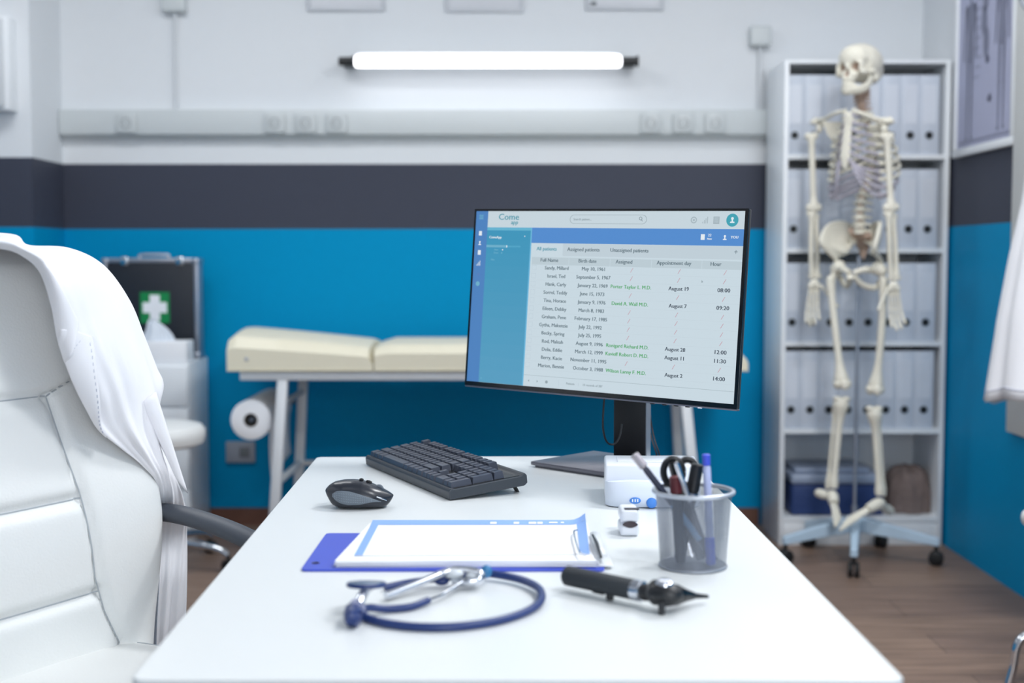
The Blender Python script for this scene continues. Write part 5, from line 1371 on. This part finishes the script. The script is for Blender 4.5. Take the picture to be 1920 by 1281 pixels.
# ================================================================== OFFICE CHAIR
lat = Vector((.49, .87, 0)).normalized(); nf = Vector((.87, -.49, 0)).normalized()
Pe = Vector((-.578, 2.10, 0))          # plan position of the far edge of the backrest
HWc = .29; Cc = Pe - lat * HWc
ch_ = thing('office_chair', 'white leather office chair with black armrests beside the desk', 'office chair', (Cc.x, Cc.y, 0))
ZS, ZT2 = .50, 1.145
def hw_at(z): return interp([.45, .52, .60, .72, .85, .95, 1.02, 1.08, 1.12, 1.145], [.285, .288, .292, .292, .283, .268, .252, .222, .180, .10], z)
def seam_s(z): return interp([.48, .52, .58, .64, .78, .925, .955, 1.0, 1.10], [.160, .185, .150, .125, .100, .064, .14, .20, .215], z)   # |lateral| of the vertical seam
def back_pt(a_, z, front=True):
    """a_ in [-1,1]; returns surface point"""
    hwz = hw_at(z); l_ = a_ * hwz
    concave = .030 * abs(a_) ** 2.2                       # wings come forward
    edge = (1 - abs(a_) ** 8) ** .5
    topr = interp([.45, 1.02, 1.12, 1.145], [1, 1, .7, .05], z)
    ss = seam_s(z)
    pad = 0
    # quilt between level seams
    for zs_, in ((.615,), (.767,), (.925,)):
        if abs(l_) < ss: pad -= .012 * math.exp(-((z - zs_) / .010) ** 2)
    pad -= .012 * math.exp(-((abs(l_) - ss) / .008) ** 2)
    bulge = .010 * math.cos(l_ * 9)
    lumb = .022 * math.exp(-((z - .70) / .13) ** 2) - .045 * (max(0, z - .75) / .4) ** 1.5
    t = .055 * edge * topr + (pad + bulge) * edge + lumb + concave * edge
    if not front: t = -.045 * edge * topr + lumb * .8 + concave * .5
    return Pe - lat * HWc + lat * l_ + nf * (t - .055) + UP * z
b = MB(); nu_, nv_ = 120, 130
def zf(v): return lerp(.47, ZT2, v)
b.grid(lambda u, v: back_pt(math.sin((u - .5) * PI), zf(v)), nu_, nv_)
b.grid(lambda u, v: back_pt(math.sin((u - .5) * PI), zf(v), False), 40, 40)
o = obj('backrest', b, LEATHER, ch_, auto=False)
def off(p, d): return p + nf * d
for zs_ in (.615, .767, .925):
    b = MB(); ss = seam_s(zs_) / hw_at(zs_); b.tube([off(back_pt(lerp(-ss, ss, k / 30), zs_), .0006) for k in range(31)], .0011, n=6); obj('seam', b, SEAM, o)
for s_ in (-1, 1):
    b = MB(); pts = [off(back_pt(s_ * min(.9, seam_s(z) / hw_at(z)), z), .0028) for z in [lerp(.50, .985, k / 120) for k in range(121)]]; b.tube(pts, .0012, n=6); obj('seam', b, SEAM, o)
# seat
b = MB(); SL = .50
def seat_pt(u, v, top=True):
    l_ = (u - .5) * .54; f_ = v * SL - .05
    ex_ = (1 - abs(2 * u - 1) ** 7) ** .5 if abs(2 * u - 1) < 1 else 0; ey_ = (1 - abs(2 * v - 1) ** 9) ** .5 if abs(2 * v - 1) < 1 else 0
    z = .515 - .05 * (1 - ex_ * ey_) + .012 * math.cos((u - .5) * 3) - .02 * max(0, v - .75) / .25
    if not top: z = .42
    return Cc + lat * l_ + nf * f_ + UP * (z if top else z)
b.grid(lambda u, v: seat_pt(u, v), 60, 50)
def prm(k):
    k = k % 1.0
    if k < .25: return (k * 4, 0)
    if k < .5: return (1, (k - .25) * 4)
    if k < .75: return (1 - (k - .5) * 4, 1)
    return (0, 1 - (k - .75) * 4)
b.grid(lambda k, w_: seat_pt(*prm(k)).lerp(seat_pt(*prm(k), False), w_), 120, 4); b.grid(lambda u, v: seat_pt(u, v, False), 10, 10)
sto = obj('seat', b, LEATHER, ch_)
b = MB()
pts = [seat_pt(.90, lerp(.12, .9, k / 30)) + UP * .0005 for k in range(31)]; b.tube(pts, .001, n=6); obj('seam', b, SEAM, sto)
b = MB(); pts = [seat_pt(.10, lerp(.12, .9, k / 30)) + UP * .0005 for k in range(31)]; b.tube(pts, .001, n=6); obj('seam', b, SEAM, sto)
# armrests
for s_ in (1, -1):
    e = Cc + lat * s_ * (.302 if s_ > 0 else .30)
    b = MB()
    pts = bez([e - nf * .09 + UP * .700, e + nf * .0 + UP * .708, e + nf * .09 + UP * .700, e + nf * .18 + UP * .680, e + nf * .27 + UP * .648, e + nf * .34 + UP * .60], 6)
    b.tube(pts, [.020] + [.0235] * (len(pts) - 2) + [.018], n=16, flat=.62, up=(0, 0, 1)); ar = obj('armrest', b, ARMB, ch_)
    b = MB(); b.tube(bez([e + nf * .34 + UP * .60, e + nf * .33 + UP * .52, e + nf * .25 + UP * .43, e + nf * .15 - lat * s_ * .06 + UP * .405], 6), .017, n=12, flat=.6); obj('arm_support', b, ARMB, ar)
# base
cbs = Cc + nf * .2
b = MB(); b.box((-.1, -.1, .395), (.1, .1, .42), r=.01, M=Matrix.Translation((cbs.x, cbs.y, 0))); b.lathe([(0, .10), (.028, .10), (.028, .28), (.018, .285), (.018, .40), (0, .40)], M=Matrix.Translation((cbs.x, cbs.y, 0)), n=20); gl = obj('gas_lift', b, BLK, ch_)
bb_ = obj('base_hub', MB().lathe([(0, .07), (.04, .07), (.04, .13), (0, .13)], M=Matrix.Translation((cbs.x, cbs.y, 0)), n=24), CHROME, ch_)
for k in range(5):
    an = R(20 + 72 * k); d = Vector((math.cos(an), math.sin(an), 0))
    b = MB(); b.tube([cbs + d * .02 + UP * .11, cbs + d * .2 + UP * .10, cbs + d * .31 + UP * .075], [.022, .018, .013], n=10); obj('leg', b, CHROME, bb_)
    q = cbs + d * .31; e = Vector((-d.y, d.x, 0)); b = MB(); b.tube([q + UP * .075, q + UP * .04], .007, n=8)
    for s_ in (-1, 1): b.lathe([(0, -.006), (.022, -.006), (.0275, 0), (.022, .010), (0, .010)], M=basis(q + e * s_ * .011 + UP * .028, d, UP, e * s_), n=18)
    obj('caster', b, RUB, bb_)
b = MB(); b.tube([Cc - nf * .075 + UP * .72, Cc - nf * .10 + UP * .50, Cc + nf * .0 + UP * .40, cbs + UP * .405], .025, n=12, flat=.5); obj('back_bar', b, BLK, ch_)

# ================================================================== DRAPED COAT
def pd(px, extra=0.0):
    k = (px - CX) / FPX; s_ = (2.1 * k + .578) / (.49 - .87 * k); return 2.1 + .87 * min(s_, .03) + extra
ST = [ # J (chair side),      I (front edge),    M,              O (outer outline)
 ((-90, 478), (-90, 462), (-90, 448), (-90, 436)),
 ((0, 490), (0, 466), (10, 450), (22, 440)),
 ((25, 532), (42, 480), (47, 468), (50, 460)),
 ((55, 588), (76, 512), (106, 490), (130, 466)),
 ((82, 640), (97, 575), (148, 525), (194, 498)),
 ((96, 690), (109, 640), (175, 588), (243, 564)),
 ((110, 738), (134, 712), (203, 655), (272, 634)),
 ((135, 775), (163, 770), (228, 715), (294, 690)),
 ((180, 812), (187, 808), (246, 770), (306, 724)),
 ((224, 845), (228, 842), (265, 815), (298, 775)),
 ((262, 875), (265, 872), (288, 855), (312, 850)),
 ((290, 906), (292, 903), (309, 893), (329, 903)),
 ((299, 945), (300, 943), (321, 938), (346, 947)),
 ((297, 1000), (298, 1000), (322, 1000), (350, 1000)),
 ((297, 1090), (298, 1090), (322, 1090), (349, 1090)),
 ((292, 1200), (293, 1200), (318, 1200), (346, 1200)),
 ((290, 1330), (291, 1330), (316, 1330), (344, 1330))]
NS = len(ST)
def dep(i, lay):
    px = ST[i][lay][0]
    base = pd(px)
    if i >= 13: return 2.24 + (.0, -.0, .02, .05)[lay]
    if i == 12: return (2.13, 2.12, 2.13, 2.20)[lay]
    lift = interp([0, 2, 4, 6, 8, 11], [.07, .09, .11, .095, .055, .03], i)
    return (base - .012, base - lift, base - lift * .9, pd(min(px, 285), .055))[lay]
def ctrl(i):
    P = [AY(*ST[i][l], dep(i, l)) for l in range(4)]
    O2 = P[3] - nf * .07 + lat * .0 - UP * .006; O3 = P[2] - nf * .17
    if i >= 12: O2 = P[3] - nf * .03; O3 = P[3] - nf * .06 - lat * .04
    return P + [O2, O3]
CT = [ctrl(i) for i in range(NS)]
def cr1(P, t):
    n = len(P) - 1; x = max(0, min(n - 1e-6, t)); i = int(x); f = x - i
    p1, p2 = P[i], P[i + 1]; p0 = P[i - 1] if i > 0 else p1 * 2 - p2; p3 = P[i + 2] if i + 2 <= n else p2 * 2 - p1
    return 0.5 * ((2 * p1) + (p2 - p0) * f + (2 * p0 - 5 * p1 + 4 * p2 - p3) * f * f + (3 * p1 - p0 - 3 * p2 + p3) * f ** 3)
def coat_pt(t, c, folds=1.0):
    """t station, c layer coordinate 0..5"""
    row = [cr1([CT[i][l] for i in range(NS)], t) for l in range(6)]
    p = cr1(row, c)
    # folds that run down from the shoulder
    amp = interp([0, 1, 1.5, 2, 2.6, 3.0, 4, 5], [0, .05, .6, 1, .9, .3, .8, 1], c) * interp([0, 3, 5, 7, 9, 12, 16], [.05, .2, .4, .95, 1, .35, .5], t)
    ph = c * 5.2 + t * .55 + .8 * math.sin(t * .5)
    w_ = math.sin(ph * 1.6) * .011 + math.sin(ph * 3.4 + 1) * .0065 + math.sin(c * 9 - t * .9) * .003
    return p + (nf * .6 - lat * .2) * w_ * amp * folds
lc = thing('lab_coat', 'white lab coat draped over the back of the office chair', 'coat', (Cc.x, Cc.y + .2, .5))
b = MB(); b.grid(lambda u, v: coat_pt(v * (NS - 1), 1 + u * 4), 90, 200)
cob = obj('coat_body', b, CLOTH, lc, auto=False, mods=(('SOLIDIFY', {'thickness': .002, 'offset': 0}),))
vd = Vector((0, -1, .1)).normalized()
def lap_pt(t, c, dz): return coat_pt(t, c, 0.0) + (nf * .45 + vd * .9).normalized() * dz
# collar and lapel as folded-over flaps
def collar(u, v):
    t = lerp(0.2, 5.55, v); cm = interp([.2, 2, 3, 4.2, 5.0, 5.3, 5.55], [1.9, 1.85, 1.35, 1.5, 1.62, 1.45, 1.25], t)
    return lap_pt(t, lerp(1.0, cm + .0, u) if cm > 1 else 1.0, .006 + .018 * math.sin(PI * u * .5))
b = MB(); b.grid(collar, 24, 60); obj('collar', b, CLOTH, lc, auto=False, mods=(('SOLIDIFY', {'thickness': .0022, 'offset': 0}),))
def lapel(u, v):
    t = lerp(5.05, 8.3, v); cm = interp([5.05, 5.35, 5.7, 6.0, 7, 8.3], [1.15, 1.50, 1.78, 1.72, 1.42, 1.02], t)
    return lap_pt(t - .25 * u * (1 - v), lerp(1.0, cm, u), .005 + .014 * math.sin(PI * u * .5))
b = MB(); b.grid(lapel, 24, 50); lp = obj('lapel', b, CLOTH, lc, auto=False, mods=(('SOLIDIFY', {'thickness': .0022, 'offset': 0}),))
b = MB()
for k in range(34):
    if k % 2: continue
    v0, v1 = .22 + k * .022, .22 + (k + 1) * .022
    if v1 < 1: b.tube([lapel(.90, v0) + vd * .0016, lapel(.90, v1) + vd * .0022], .0009, n=5)
for k in range(0, 14, 2): b.tube([lapel(.12 + k * .06, .16) + vd * .0016, lapel(.12 + (k + 1) * .06, .16) + vd * .0016], .0006, n=5)
obj('stitching', b, STITCH, lp)
# pocket / sleeve flap sticking out near the shoulder
b = MB()
def flap(u, v):
    a_ = AY(lerp(262, 292, v), lerp(760, 735, v), 2.05); b_ = AY(lerp(318, 352, v), lerp(905, 965, v) - 40, 2.10)
    p = a_.lerp(b_, u); return p + Vector((0, -.02, 0)) * math.sin(PI * v) * .6
b.grid(flap, 16, 8); obj('sleeve_fold', b, CLOTH, lc, auto=False, mods=(('SOLIDIFY', {'thickness': .0022, 'offset': 0}),))

for o in SC.objects:
    if '_b' in o: del o['_b']
